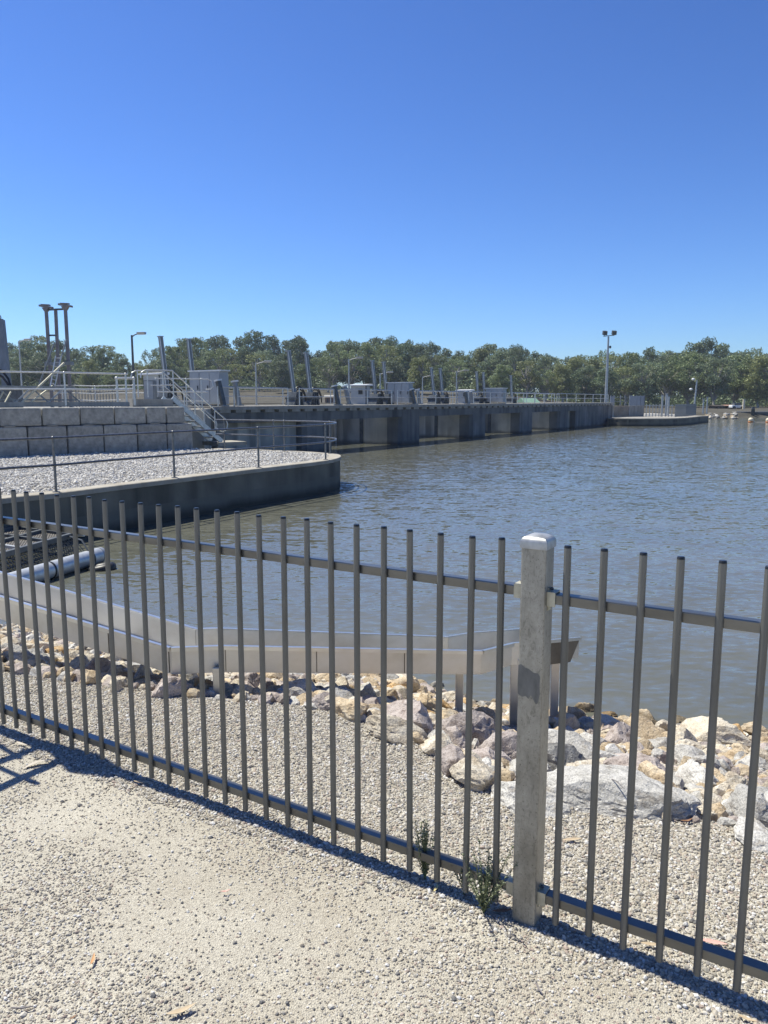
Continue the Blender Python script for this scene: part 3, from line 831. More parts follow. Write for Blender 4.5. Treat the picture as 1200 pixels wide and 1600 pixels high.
for ut, uf, vt, lb in (
        (255, 264, 528, 'tall slanted grey hoist column left of the largest pale cabinet'),
        (298, 306, 532, 'tall slanted grey hoist column rising straight behind the largest pale cabinet'),
        (452, 462, 550, 'slanted hoist column over the first pier, left one of its pair'),
        (479, 487, 553, 'slanted hoist column over the first pier, right one of its pair, beside a black hose'),
        (581.5, 588, 565, 'slanted hoist column left of the middle pale cabinet, further from it'),
        (599, 605, 567, 'slanted hoist column touching the left edge of the middle pale cabinet'),
        (673, 679, 575.5, 'slim hoist column between two street lamps, left one of its pair'),
        (687, 692, 576.5, 'slim hoist column between two street lamps, right one of its pair under a hose arch'),
        (743.5, 747, 582, 'thin distant hoist column just right of the small hut, left one of its pair'),
        (754, 757, 583, 'thin distant hoist column nearest the left edge of the far pale cabinet'),
        (797, 799.5, 587.5, 'single thin hoist column right of the far pale cabinet')):
    hoist(ut, uf, vt, 4.8 if uf < 320 else HB, lb)

# short leaning stub columns with pale caps
def stub(u_top, u_foot, v_top, b, label):
    p = deck_at(u_foot, b); t = depth(p); H = zof(v_top, t) - DZ
    o = thing('stub_column', label, 'column', p, 'stub columns on the weir deck')
    top = p + Vector(((u_top - u_foot) / 1200 * t, 0, H))
    m = MB(); m.bar(p, top, .20, .15, up=Lb); m.build('column', M['dark_steel'] if b < 1.5 else M['grey_steel'], o)
    m = MB(); d = (top - p).normalized(); m.bar(top + d * .002, top + d * .07, .27, .22, up=Lb); m.build('cap_plate', M['white'], o)
    m = MB(); m.bar(p - Lb * .0 + Vector((0, 0, .004)), p + Vector((0, 0, .06)), .34, .3, up=Lb); m.build('base_plate', M['grey_steel'], o)
for ut, uf, vt, b, lb in (
        (342, 350, 595.5, .12, 'dark leaning stub column with white cap in front of the largest pale cabinet'),
        (368, 374, 597, 1.65, 'grey stub column with white cap right of the largest pale cabinet'),
        (523, 529, 604, .12, 'dark leaning stub column with white cap between first and second pier'),
        (539, 546, 604, 1.65, 'grey stub column with white cap left of the hut with dark window'),
        (643, 648, 609, .12, 'dark leaning stub column against the right side of the middle pale cabinet'),
        (652, 656, 609.5, 1.65, 'grey stub column with white cap just right of the middle pale cabinet'),
        (727, 730, 612.5, .12, 'dark leaning stub column in front of the small distant hut'),
        (735, 738, 612.5, 1.65, 'small grey stub column at the right edge of the small distant hut')):
    stub(ut, uf, vt, b, lb)

# cabinets
EX = -Lb
def end_face(u0, u1, u2, b):
    """left and right foot of a face square to the deck, and the depth behind it, from the columns it spans"""
    p1 = deck_at(u1, b)
    w_ = next(k * .01 for k in range(1, 600) if ucol(p1 + Lb * (k * .01)) <= u0)
    d_ = next(k * .01 for k in range(1, 600) if ucol(p1 + Ld * (k * .01)) >= u2)
    return p1 + Lb * w_, p1, d_
def cabinet(u0, u1, u2, v_top, b, label, ndoor=3, roof=.06):
    p0, p1, dp = end_face(u0, u1, u2, b)
    t = depth((p0 + p1) / 2); H = zof(v_top, t) - DZ
    mid = (p0 + p1) / 2; L = (p1 - p0).length
    # doors face along the deck, towards the near abutment
    o = thing('control_cabinet', label, 'cabinet', mid, 'pale cabinets on the weir deck')
    bk = Ld * dp
    m = MB(); m.obox(mid + bk / 2 + Vector((0, 0, (H - roof) / 2 + .05)), EX * L / 2, bk / 2, Vector((0, 0, (H - roof) / 2 - .05))); m.build('body', M['cabinet'], o)
    m = MB(); m.obox(mid + bk / 2 + Vector((0, 0, .025)), EX * (L / 2 - .04), bk * .46, Vector((0, 0, .0245))); m.build('plinth', M['dark_steel'], o)
    m = MB(); m.obox(mid + bk / 2 + Vector((0, 0, H - roof / 2)), EX * (L / 2 + .09), bk * .56, Vector((0, 0, roof / 2 - .002))); m.build('roof', M['white'], o)
    for i in range(ndoor):
        w_ = L / ndoor
        c = p0 + EX * (w_ * (i + .5)) - Ld * .012 + Vector((0, 0, (H - roof) / 2 + .05))
        m = MB(); m.obox(c, EX * (w_ / 2 - .018), Ld * .012, Vector((0, 0, (H - roof) / 2 - .11))); d_ = m.build('door', M['cabinet'], o)
        m = MB(); m.obox(c + EX * (w_ * .33) - Ld * .03, EX * .02, Ld * .014, Vector((0, 0, .09))); m.build('handle', M['dark_steel'], d_)
cabinet(298, 345, 358, 578.5, .6, 'largest pale grey cabinet on the weir deck, beside the metal stairs')
cabinet(606, 639, 645, 597, .35, 'pale grey three-door cabinet in the middle of the weir deck')
cabinet(759, 786, 791, 606, .35, 'far pale grey cabinet on the weir deck, beyond the third pier')

def hut(u0, u1, u2, v_top, b, label):
    p0, p1, dp = end_face(u0, u1, u2, b); mid = (p0 + p1) / 2; t = depth(mid); H = zof(v_top, t) - DZ; L = (p1 - p0).length
    o = thing('gauge_hut', label, 'hut', mid, 'small huts on the weir deck')
    bk = Ld * dp
    m = MB(); m.obox(mid + bk / 2 + Vector((0, 0, H / 2 - .06)), EX * L / 2, bk / 2, Vector((0, 0, H / 2 - .06))); m.build('wall', M['cabinet'], o)
    m = MB(); c = mid + bk / 2
    a = [c + EX * x * (L / 2 + .15) + Ld * y * (dp / 2 + .2) + Vector((0, 0, z)) for z in (H - .118, H) for x, y in ((-1, -1), (1, -1), (1, 1), (-1, 1))]
    for i in (4, 5): a[i] = a[i] - Vector((0, 0, .05))
    m.hexa(a); m.build('roof', M['white'], o)
    m = MB(); m.obox(p0 + EX * L * .62 - Ld * .015 + Vector((0, 0, H * .62)), EX * L * .13, Ld * .014, Vector((0, 0, H * .13))); wf = m.build('window', M['dark_steel'], o)
    m = MB(); m.obox(p0 + EX * L * .62 - Ld * .035 + Vector((0, 0, H * .62)), EX * L * .10, Ld * .004, Vector((0, 0, H * .10))); m.build('pane', M['cable'], wf)
    m = MB(); m.obox(p1 - EX * .04 - Ld * .02 + Vector((0, 0, H * .47)), EX * .03, Ld * .018, Vector((0, 0, H * .46))); m.build('corner_post', M['dark_steel'], o)
hut(548, 573, 578, 600, 4.1, 'small hut with white roof and one dark window left of the middle cabinet')
hut(715, 733, 737, 608.5, 4.1, 'small distant hut with a tilted white roof between lamp and hoist columns')
hut(226, 252, 259, 582, 6.6, 'small hut with white roof standing behind the stair landing')

# street lamps on the deck and platform
def lamp(p, ztop, armdir, arm, label, m_, head=True, r=.045):
    o = thing('street_lamp', label, 'street lamp', p, 'street lamps along the weir')
    p = Vector(p); top = Vector((p.x, p.y, ztop))
    m = MB(); m.tube([p, p + Vector((0, 0, (ztop - p.z) * .5)), top], [r * 1.25, r, r * .8], 8); m.build('pole', m_, o)
    m = MB(); e = top + armdir * arm + Vector((0, 0, .06))
    m.tube([top - Vector((0, 0, .08)), top + armdir * arm * .4 + Vector((0, 0, .0)), e], .025, 6); m.build('arm', m_, o)
    m = MB(); a = [e + armdir * x * .36 + Vector((-armdir.y, armdir.x, 0)) * y * .10 + Vector((0, 0, z)) for z, k in ((-.05, .7), (.06, 1)) for x, y in ((-.1, -k), (1, -k), (1, k), (-.1, k))]
    m.hexa(a); m.build('lamp_head', M['galv_cap'], o, bevel=.03)
    m = MB(); m.obox(p + Vector((0, 0, .012)), (.14, 0, 0), (0, .14, 0), (0, 0, .012)); m.build('base_plate', m_, o)
RX = Vector((.96, -.28, 0)).normalized()
for u, v, b, lb in ((401, 567.5, 5.2, 'pale street lamp standing right of the largest cabinet'),
                    (545.5, 561.5, 4.0, 'tall pale street lamp at the left edge of the hut with dark window'),
                    (594, 583.5, 5.5, 'street lamp half hidden by the hoist columns left of the middle cabinet'),
                    (660, 588.5, 5.0, 'shorter street lamp between the middle cabinet and the slim hoist pair'),
                    (713, 580.5, 4.0, 'street lamp at the left edge of the small distant hut')):
    p = deck_at(u, b); lamp(p, zof(v, depth(p)), RX, .55, lb, M['galv_cap'])
p = at_xy(211, 33.5, 1.3); lamp(p, zof(525, 33.5), RX, .32, 'dark street lamp on the raised platform, standing out against the sky', M['dark_steel'], r=.055)
p = at_xy(36, 44, 1.3); lamp(p, zof(534, 44), RX, .45, 'pale street lamp at the far left in front of trees', M['galv_cap'])

# floodlight mast
p = deck_at(946.5, 1.0); t = depth(p); zt = zof(527, t)
o = thing('floodlight_mast', 'tallest mast on the bridge end, carrying two black floodlights', 'floodlight', p)
m = MB(); m.tube([p, p + Vector((0, 0, 3.4)), Vector((p.x, p.y, zt))], [.16, .13, .09], 10); m.build('mast', M['galv_cap'], o)
m = MB(); m.bar(Vector((p.x - .55, p.y, zt + .02)), Vector((p.x + .62, p.y, zt + .14)), .08, .08); m.build('crossarm', M['grey_steel'], o)
for dx, dz in ((-.42, .36), (.55, .38)):
    m = MB(); c = Vector((p.x + dx, p.y - .1, zt + dz)); m.obox(c, (.22, .05, 0), (-.03, .14, .05), (0, -.06, .2)); fl = m.build('floodlight', M['dark_steel'], o, bevel=.02)
    m = MB(); m.bar(Vector((p.x + dx, p.y, zt + .06)), Vector((p.x + dx, p.y, zt + dz)), .05, .05); m.build('bracket', M['dark_steel'], fl)
m = MB(); m.ball((p.x + .2, p.y - .12, zt - 1.1), .12, .12, .15); m.bar((p.x, p.y, zt - 1.0), (p.x + .2, p.y - .12, zt - 1.0), .04, .04); m.build('camera_dome', M['dark_steel'], o)

# ------------------------------------------------------------------ raised platform on the left: stairs, rails, gantry
PZ = 1.3
st0 = at_xy(347, 29.3, QZ); st0.z = QZ                      # foot of the near stringer
Sd = -Bd; Sw = -Bn                                          # climbs to the left; width goes away from us
RUN, RISE = 1.95, 1.68 - QZ
stairs = thing('metal_stairs', 'galvanised metal stairs with looped tube handrails at the end of the block wall', 'stairs', st0)
SWD = .85
m = MB(); a_ = st0 + Bd * .35 - Bn * -.15
m.obox(a_ + Sw * .4 + Sd * .1 + Vector((0, 0, .04)), Bd * .62, Bn * .62, Vector((0, 0, .07))); m.build('landing_pad', M['coping'], stairs)
for k in (0, 1):
    b0 = st0 + Sw * SWD * k + Vector((0, 0, .12))
    m = MB(); m.bar(b0, b0 + Sd * RUN + Vector((0, 0, RISE - .12)), .05, .17); m.build('stringer', M['pipe'], stairs)
nt_ = 8
lt = st0 + Sd * (RUN + .03) + Vector((0, 0, 0))
m = MB(); c = lt + Sd * .75 + Sw * SWD / 2; m.obox((c.x, c.y, 1.48), Sd * .75, Sw * (SWD / 2 + .1), Vector((0, 0, .15))); m.build('landing', M['concrete'], stairs)
for i in range(nt_):
    f_ = (i + .6) / nt_
    c = st0 + Sd * RUN * f_ + Sw * SWD / 2 + Vector((0, 0, .12 + (RISE - .12) * f_ + .03))
    m = MB(); m.obox(c, Sd * .12, Sw * (SWD / 2 - .03), Vector((0, 0, .016))); m.build('tread', M['pipe'], stairs)
for k in (0, 1):
    b0 = st0 + Sw * (SWD * k) + Vector((0, 0, .15))
    up = Vector((0, 0, 1.0)); sl = (Sd * RUN + Vector((0, 0, RISE - .1)))
    lowtop = b0 + sl * .06 + up * .95; hightop = b0 + sl * .98 + up * .95
    pts_ = [b0 + sl * .10 + up * .30, b0 + sl * .02 + up * .30 + Bd * .10, b0 + sl * .0 + up * .42 + Bd * .22, b0 + up * .62 + Bd * .26, b0 + up * .8 + Bd * .20, lowtop - sl * .03, lowtop, hightop - sl * .04, hightop, hightop + Sd * .18, hightop + Sd * 1.0, hightop + Sd * 1.15 - up * .08, hightop + Sd * 1.2 - up * .28]
    m = MB(); m.tube(pts_, .024, 8); hr = m.build('handrail', M['pipe'], stairs)
    m = MB(); m.tube([b0 + sl * .12 + up * .47, b0 + sl * .96 + up * .47, b0 + sl * .96 + up * .47 + Sd * .5], .019, 8); m.build('mid_rail', M['pipe'], hr)
    for f_ in (.14, .55, .97):
        q = b0 + sl * f_; m = MB(); m.tube([q - up * .05, q + up * .95], .022, 8); m.build('post', M['pipe'], hr)
    q = hightop + Sd * .95; m = MB(); m.tube([q - up * .95, q], .022, 8); m.build('post', M['pipe'], hr)

# landing rail between stairs and deck (behind the stairs)
def pipe_rail(name, label, pts, hs, r, posts, mt, group=None, loop=False, zb=PZ):
    o = thing(name, label, 'handrail', Vector((pts[0].x, pts[0].y, zb)), group)
    for h in hs:
        line = [Vector((p.x, p.y, p.z + h)) for p in pts]
        if loop and h == max(hs):
            line = line + [line[-1] + Vector((.18, -.02, -.10)), line[-1] + Vector((.22, -.02, -.3)), line[-1] + Vector((.12, -.02, -.42)), line[-1] + Vector((-.1, 0, -.42))]
        m = MB(); m.tube(line, r, 8); m.build('rail', mt, o)
    for f_ in posts:
        i = f_ * (len(pts) - 1); a = pts[min(int(i), len(pts) - 2)]; b = pts[min(int(i) + 1, len(pts) - 1)]
        p = a.lerp(b, i - min(int(i), len(pts) - 2))
        m = MB(); m.tube([p, p + Vector((0, 0, max(hs)))], r * 1.1, 8); m.ball((p.x, p.y, p.z + max(hs)), r * 1.7, r * 1.7, r * 1.5); m.build('post', mt, o)
    return o
pipe_rail('landing_handrail', 'short galvanised handrail with a looped end behind the stairs, in front of the largest cabinet',
          [at_xy(245, 31.0, 1.3), at_xy(292, 31.2, 1.3), at_xy(326, 31.4, 1.3)], (1.15, .62, .25), .022, (0, .5, .85), M['pipe'], 'platform handrails', True)
pipe_rail('platform_handrail', 'tall galvanised handrail along the top of the block wall',
          [at_xy(-90, 23.4, 1.42), at_xy(103, 24.8, 1.42), at_xy(202, 26.2, 1.42)], (1.05, .52), .028, (.0, .5, .98), M['pipe'], 'platform handrails')
pipe_rail('platform_handrail', 'low handrail with thick top tube and two posts at the right end of the platform',
          [at_xy(181, 26.4, 1.42), at_xy(213, 26.6, 1.42)], (.92, .55), .036, (.1, .93), M['pipe'], 'platform handrails')
pipe_rail('platform_handrail', 'sagging rear handrail across the platform in front of the picket panels',
          [at_xy(90, 31, 1.3), at_xy(112, 31, 1.3), at_xy(150, 31, 1.27), at_xy(188, 31, 1.3), at_xy(240, 31, 1.3)], (.88, .58, .3), .02, (.1, .5, .85), M['pipe'], 'platform handrails')
# picket panels on the platform
pf = thing('picket_screen', 'low steel picket screen across the back of the platform', 'fence', at_xy(115, 33, 1.3))
for z in (.12, .74):
    m = MB(); m.bar(at_xy(100, 33, 1.3 + z), at_xy(186, 33, 1.3 + z), .04, .04); m.build('rail', M['grey_steel'], pf)
m = MB(); m.box((0, 0, .4), .03, .03, .8); me = m.mesh('picket', M['grey_steel'])
for i in range(19): link('picket', me, at_xy(101 + i * 4.7, 33, 1.3), pf)
# channel beam and truss walkway lying on the wall
tr = thing('truss_walkway', 'steel walkway with diagonal truss members and a long channel beam on the block wall', 'walkway', at_xy(20, 24.4, 1.4))
a0, a1 = at_xy(-120, 23.2, 0), at_xy(205, 26.3, 0)
def on(f, z, off=0): p = a0.lerp(a1, f); return Vector((p.x, p.y, z)) + Vector((-.5, .75, 0)) * off
m = MB(); m.bar(on(0, 1.46), on(1, 1.46), .12, .15); m.build('channel_beam', M['grey_steel'], tr)
m = MB(); m.bar(on(0, 2.02, .5), on(.74, 2.0, .5), .09, .09); m.build('top_chord', M['grey_steel'], tr)
m = MB(); m.bar(on(0, 1.62, .5), on(.74, 1.60, .5), .06, .05); m.build('mid_chord', M['grey_steel'], tr)
for i in range(9):
    f0 = .04 + i * .08
    m = MB()
    m.bar(on(f0, 1.52, .5), on(f0 + (.08 if i % 2 else 0) - (0 if i % 2 else -.0), 1.99, .5), .05, .05) if i % 2 else m.bar(on(f0 + .08, 1.52, .5), on(f0, 1.99, .5), .05, .05)
    m.build('diagonal', M['cabinet'] if i % 2 else M['grey_steel'], tr)
m = MB(); m.bar(on(.46, 1.5, .2), W(100, 567, 25.6), .05, .05); m.build('brace', M['zincy'], tr)
m = MB(); m.bar(on(.50, 1.5, .25), W(82, 603, 25.4), .04, .04); m.build('brace', M['zincy'], tr)
for u in (-4, 8):
    m = MB(); m.bar(at_xy(u, 24.2, 1.52), at_xy(u + 9, 24.4, 1.86), .04, .04); m.build('brace', M['zincy'], tr)

# gantry frame with T heads and ladder
GT = 31.0
gp = at_xy(90, GT, PZ)
gan = thing('gantry_frame', 'tall steel gantry of three leaning columns with T-shaped heads and a ladder', 'gantry', gp)
for (ut, vt, uf, tt, head) in ((72, 482, 82, GT, True), (87, 485, 94, GT + .7, False), (102, 480, 111, GT - .3, True)):
    pt, pf_ = W(ut, vt, tt), at_xy(uf, tt, PZ)
    m = MB(); m.bar(pf_, pt, .10, .12, up=(0, 1, 0)); c = m.build('column', M['brown_steel'], gan)
    if head:
        m = MB(); hx = Vector((.27, 0, -.045))
        m.bar(pt - hx * .95 + Vector((0, 0, .07)), pt + hx * 1.0 + Vector((0, 0, .07)), .18, .075, up=(0, 0, 1))
        q = [pt + Vector((sx * w_, y, z)) for z, w_ in ((-.12, .05), (.03, .14)) for sx, y in ((-1, -.1), (1, -.1), (1, .1), (-1, .1))]
        m.hexa(q); m.bar(pt + Vector((-.18, 0, .145)), pt + Vector((.16, 0, .13)), .16, .05)
        m.build('head', M['brown_steel'], c)
    m = MB(); q = pf_ + (pt - pf_) * .44; m.obox(q, (.17, 0, 0), (0, .12, 0), (0, 0, .07)); m.build('bracket', M['grey_steel'], c)
m = MB(); m.bar(W(74, 484, GT), W(101, 483, GT - .2), .07, .07); m.build('crossbar', M['dark_steel'], gan)
m = MB(); m.bar(W(77, 524, GT), W(87, 524, GT + .5), .07, .07); m.build('crossbar', M['dark_steel'], gan)
for a, b in (((104, 530, GT - .6), (86, 590, GT - .8)), ((85, 536, GT - .6), (60, 605, GT - .8))):
    m = MB(); m.tube([W(*a), W(*b)], .03, 6); m.build('stay', M['grey_steel'], gan)
lad = None
l0a, l0b, l1a, l1b = W(78, 608, GT - 1), W(84, 612, GT - 1), W(87, 556, GT - .9), W(96, 556, GT - .9)
m = MB(); m.tube([l0a, l1a], .022, 6); m.tube([l0b, l1b], .022, 6)
for i in range(8):
    f_ = (i + .5) / 8; m.tube([l0a.lerp(l1a, f_), l0b.lerp(l1b, f_)], .016, 6)
m.build('ladder', M['pipe'], gan)
# hoist column at the left edge
p = at_xy(14, 29, PZ); o = thing('hoist_column', 'thick slanted hoist column at the left edge, tallest on the platform', 'hoist column', p, 'hoist columns on the weir deck')
top = W(0, 500, 29.2)
m = MB(); m.bar(p, top, .28, .22, up=(0, 1, 0)); m.build('column', M['grey_steel'], o)
m = MB(); m.tube([top + Vector((.0, -.1, 0)) + Vector((.09 * math.cos(i * math.pi / 5), 0, .09 + .09 * math.sin(i * math.pi / 5))) for i in range(10)], .02, 6, closed=True); m.build('lifting_eye', M['dark_steel'], o)
m = MB(); m.tube([W(-6, 575, 28.6), W(4, 580, 28.6), W(13, 592, 28.6), W(17, 606, 28.6)], .045, 8); m.tube([W(-6, 583, 28.5), W(4, 589, 28.5), W(12, 600, 28.5), W(15, 608, 28.5)], .045, 8); m.build('hose', M['cable'], o)
m = MB(); m.obox(p + Vector((.05, 0, .35)), (.36, 0, 0), (0, .3, 0), (0, 0, .35)); m.build('hoist_base', M['dark_steel'], o)
# grey pillar behind the stair landing
p = at_xy(236, 30.2, 1.3)
o = thing('valve_cabinet', 'narrow grey steel pillar cabinet behind the top of the stairs', 'cabinet', p)
m = MB(); m.obox(p + Vector((0, 0, .56)), (.2, 0, 0), (0, .2, 0), (0, 0, .5)); m.build('body', M['grey_steel'], o)
m = MB(); m.obox(p + Vector((0, -.21, .56)), (.17, 0, 0), (0, .008, 0), (0, 0, .46)); m.build('door', M['cabinet'], o)
m = MB(); m.obox(p + Vector((0, 0, .03)), (.24, 0, 0), (0, .24, 0), (0, 0, .028)); m.build('plinth', M['concrete'], o)
# stair-side retaining wall between stairs and weir
m = MB(); a = B_end - Bn * 1.0
sw_ = [a - Bd * .2 - Bn * 1.55, a + Bd * 1.8 - Bn * 1.55, deck(S0, .3), deck(S0, 2.0)]
m.prism([(p.x, p.y) for p in sw_], -.5, 1.24)
tag(m.build('side_wall', M['pier_side']), 'grey concrete side wall behind the metal stairs, under the deck end', 'wall')

# ------------------------------------------------------------------ far quay at the right end of the bridge
FQ = -.22
fq = [Wz(950, 665.3, -1), Wz(975, 666, -1), Wz(1020, 666.1, -1), Wz(1050, 665.6, -1), Wz(1068, 664.6, -1), Wz(1082, 662.9, -1), Wz(1094, 661, -1), Wz(1107, 660, -1)]
fq = catmull(fq, 4)
far_q = thing('far_quay', 'long low dark concrete quay beyond the bridge with a pale top and rounded end', 'quay', fq[10])
m = MB(); strip(m, at_z(inset(fq, .05), -2.4), at_z(inset(fq, .05), FQ - .1)); m.build('quay_wall', M['quay_face'], far_q)
fi = inset(fq, .7)
m = MB(); strip(m, at_z(fq, FQ - .1), at_z(fq, FQ)); strip(m, at_z(fq, FQ), at_z(fi, FQ)); m.build('coping', M['coping'], far_q)
m = MB(); pl = [(p.x, p.y) for p in fi] + [(fi[-1].x + 1, fi[-1].y + 6), (38, 110), (16, 100)]
m.prism(pl, -1.8, FQ - .02); m.build('slab', M['concrete'], far_q)
e0, e1 = fq[-1], Vector((fq[-1].x + .3, fq[-1].y + 7, 0))
m = MB(); strip(m, at_z([e0, e1], -2.4), at_z([e0, e1], FQ)); m.build('quay_wall', M['quay_face'], far_q)
# upper wall and screens behind the far quay
uw = thing('far_abutment', 'tan and pale upper abutment wall with grey fence screens above the far quay', 'wall', at_xy(980, 84, FQ))
def wallseg(u0, u1, t0, t1, v_top, mt, name, z0=FQ - .5, th=.5, parent=uw):
    a, b = at_xy(u0, t0, 0), at_xy(u1, t1, 0); z1 = zof(v_top, (t0 + t1) / 2)
    n_ = Vector((-(b - a).y, (b - a).x, 0)).normalized() * th
    P_ = [a, b, b + n_, a + n_]
    m = MB(); m.hexa([Vector((p.x, p.y, z0)) for p in P_] + [Vector((p.x, p.y, z1)) for p in P_])
    return m.build(name, mt, parent)
M['tan_wall'] = mat('tan_wall', [(0.20, 0.165, 0.125), (0.29, 0.245, 0.19)], .85, 0, 1.2, bump=.2)
M['screen'] = mat('grey_screen', [(0.24, 0.26, 0.29), (0.30, 0.32, 0.35)], .6, .1, 3)
wallseg(953, 959.5, 82.5, 83.5, 634.5, M['pier_side'], 'wall_panel')
wallseg(960, 982, 83.5, 85.5, 634.5, M['tan_wall'], 'wall_panel')
wallseg(982.5, 1006, 85.5, 87.5, 634, M['concrete'], 'wall_panel')
for u0, u1, t0, t1, vt in ((953, 959, 83, 83.4, 619.5), (983, 1006.5, 85.6, 87.6, 618.5)):
    wallseg(u0, u1, t0, t1, vt, M['screen'], 'screen_panel', z0=zof(634, t0) + .01, th=.08)
for u in (954, 959, 969, 976, 983, 987, 994, 1000, 1006):
    p = at_xy(u, 83.2 + (u - 953) * .08, 0); m = MB(); m.bar((p.x, p.y + .1, zof(634, 85)), (p.x, p.y + .1, zof(617.5, 85)), .1, .1); m.build('fence_post', M['grey_steel'], uw)
for v in (620.5, 627):
    m = MB(); m.bar(at_xy(959, 83.8, zof(v, 84)), at_xy(983, 85.6, zof(v, 84)), .06, .06); m.build('rail', M['grey_steel'], uw)
# palisade fence on the far quay
def palisade(name, label, pts, v_top_fn, step, mt):
    o = thing(name, label, 'fence', pts[0])
    for a, b in zip(pts[:-1], pts[1:]):
        H = 1.35
        for z in (.15, H - .15):
            m = MB(); m.bar(a + Vector((0, 0, z)), b + Vector((0, 0, z)), .06, .08); m.build('rail', mt, o)
        n_ = int((b - a).length / step)
        m = MB(); m.box((0, 0, H / 2), .09, .05, H); me = m.mesh('picket', mt)
        for i in range(n_ + 1): link('picket', me, a.lerp(b, (i + .5) / (n_ + 1)), o)
    return o
palisade('palisade_fence', 'pale slatted metal fence standing along the far quay', [at_xy(1007, 86, FQ), at_xy(1052, 85, FQ)], None, .34, M['galv_cap'])
palisade('palisade_fence', 'dark grey slatted metal fence angled round the end of the far quay', [at_xy(1054, 84, FQ), at_xy(1072, 87, FQ), at_xy(1087, 94, FQ)], None, .34, M['grey_steel'])
for u, vt, lb, t in ((1033.5, 618, 'pale post standing in the middle of the far quay', 85), (1040, 616, 'taller pale post right of the middle post on the far quay', 88), (1043.5, 620, 'rightmost thin pale post of three on the far quay', 90)):
    p = at_xy(u, t, FQ); o = thing('mooring_post', lb, 'post', p, 'posts on the far quay')
    m = MB(); m.tube([p, Vector((p.x, p.y, zof(vt, t)))], .12, 8); m.build('shaft', M['galv_cap'], o)
    m = MB(); m.tube([Vector((p.x, p.y, zof(vt, t) + .002)), Vector((p.x, p.y, zof(vt, t) + .1))], .15, 8); m.build('cap_plate', M['grey_steel'], o)
# light pole with two lamps right of the far quay
p = at_xy(1083.5, 98, FQ); o = thing('light_pole', 'slim pole with two small white lamps beyond the far quay', 'street lamp', p)
zt = zof(594, 98)
m = MB(); m.tube([p, Vector((p.x + .2, p.y, zt))], [.13, .09], 8); m.build('pole', M['galv_cap'], o)
for dz, dx in ((0, -.28), (-1.25, -.5)):
    m = MB(); c = Vector((p.x + dx, p.y, zt + dz + .1)); m.bar(Vector((p.x + .18, p.y, zt + dz - .1)), c, .05, .05); m.build('bracket', M['grey_steel'], o)
    m = MB(); m.ball(c, .22, .2, .15); m.build('lamp_head', M['white'], o)
for u, vt, t in ((1098, 624, 106), (1104, 621, 107)):
    p = at_xy(u, t, -.3); o = thing('marker_post', 'slender grey post at the rubble spit, %s one' % ('taller right' if u > 1100 else 'shorter left'), 'post', p, 'posts at the rubble spit')
    m = MB(); m.tube([p, Vector((p.x, p.y, zof(vt, t)))], .10, 8); m.build('shaft', M['galv_cap'], o)
    m = MB(); m.box((p.x, p.y, zof(vt, t) + .05), .3, .2, .12); m.build('sign_plate', M['grey_steel'], o)
# river wall on the far shore
wallo = thing('river_wall', 'dark concrete river wall with pale coping on the far right shore', 'wall', at_xy(1175, 117, -1))
wallseg(1150, 1330, 117, 120, 644.3, M['pier_dark'], 'wall_face', z0=-2.2, th=.8, parent=wallo)
a, b = at_xy(1150, 116.95, 0), at_xy(1330, 119.95, 0); z1 = zof(644.3, 118.5)
m = MB(); n_ = Vector((-(b - a).y, (b - a).x, 0)).normalized()
P_ = [a - n_ * .1, b - n_ * .1, b + n_ * 1.0, a + n_ * 1.0]
m.hexa([Vector((p.x, p.y, z1 + .002)) for p in P_] + [Vector((p.x, p.y, z1 + .16)) for p in P_]); m.build('coping', M['concrete'], wallo)
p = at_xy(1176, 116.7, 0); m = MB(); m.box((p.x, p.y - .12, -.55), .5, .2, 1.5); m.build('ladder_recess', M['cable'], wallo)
p = at_xy(1176.5, 117.3, 0); m = MB(); m.box((p.x, p.y, z1 + .5), .4, .3, .7); m.build('bollard', M['dark_steel'], wallo)
# buoys with a float line
for u, v, lb in ((1173, 660, 'round cream and orange buoy floating off the far shore, left of two'), (1200.5, 660.5, 'cream and orange buoy cut by the right edge of the photo')):
    p = Wz(u, v, -1); o = thing('buoy', lb, 'buoy', p, 'buoys on the river')
    m = MB(); m.ball((p.x, p.y, -.72), .30, .30, .28, 14, 8); m.build('float', M['cream'], o)
    m = MB(); m.ball((p.x, p.y, -.93), .30, .30, .16, 14, 8); m.build('collar', M['orange'], o)
    m = MB(); m.tube([(p.x, p.y, -.47), (p.x, p.y, -.36)], .05, 6); m.build('eye', M['pipe'], o)
a, b = Wz(1177, 659.5, -.96), Wz(1197, 659.5, -.96)
m = MB(); m.tube([a, a.lerp(b, .5) - Vector((0, 0, .02)), b], .03, 6)
tag(m.build('float_line', M['cream']), 'pale rope lying on the water between the two buoys', 'rope')

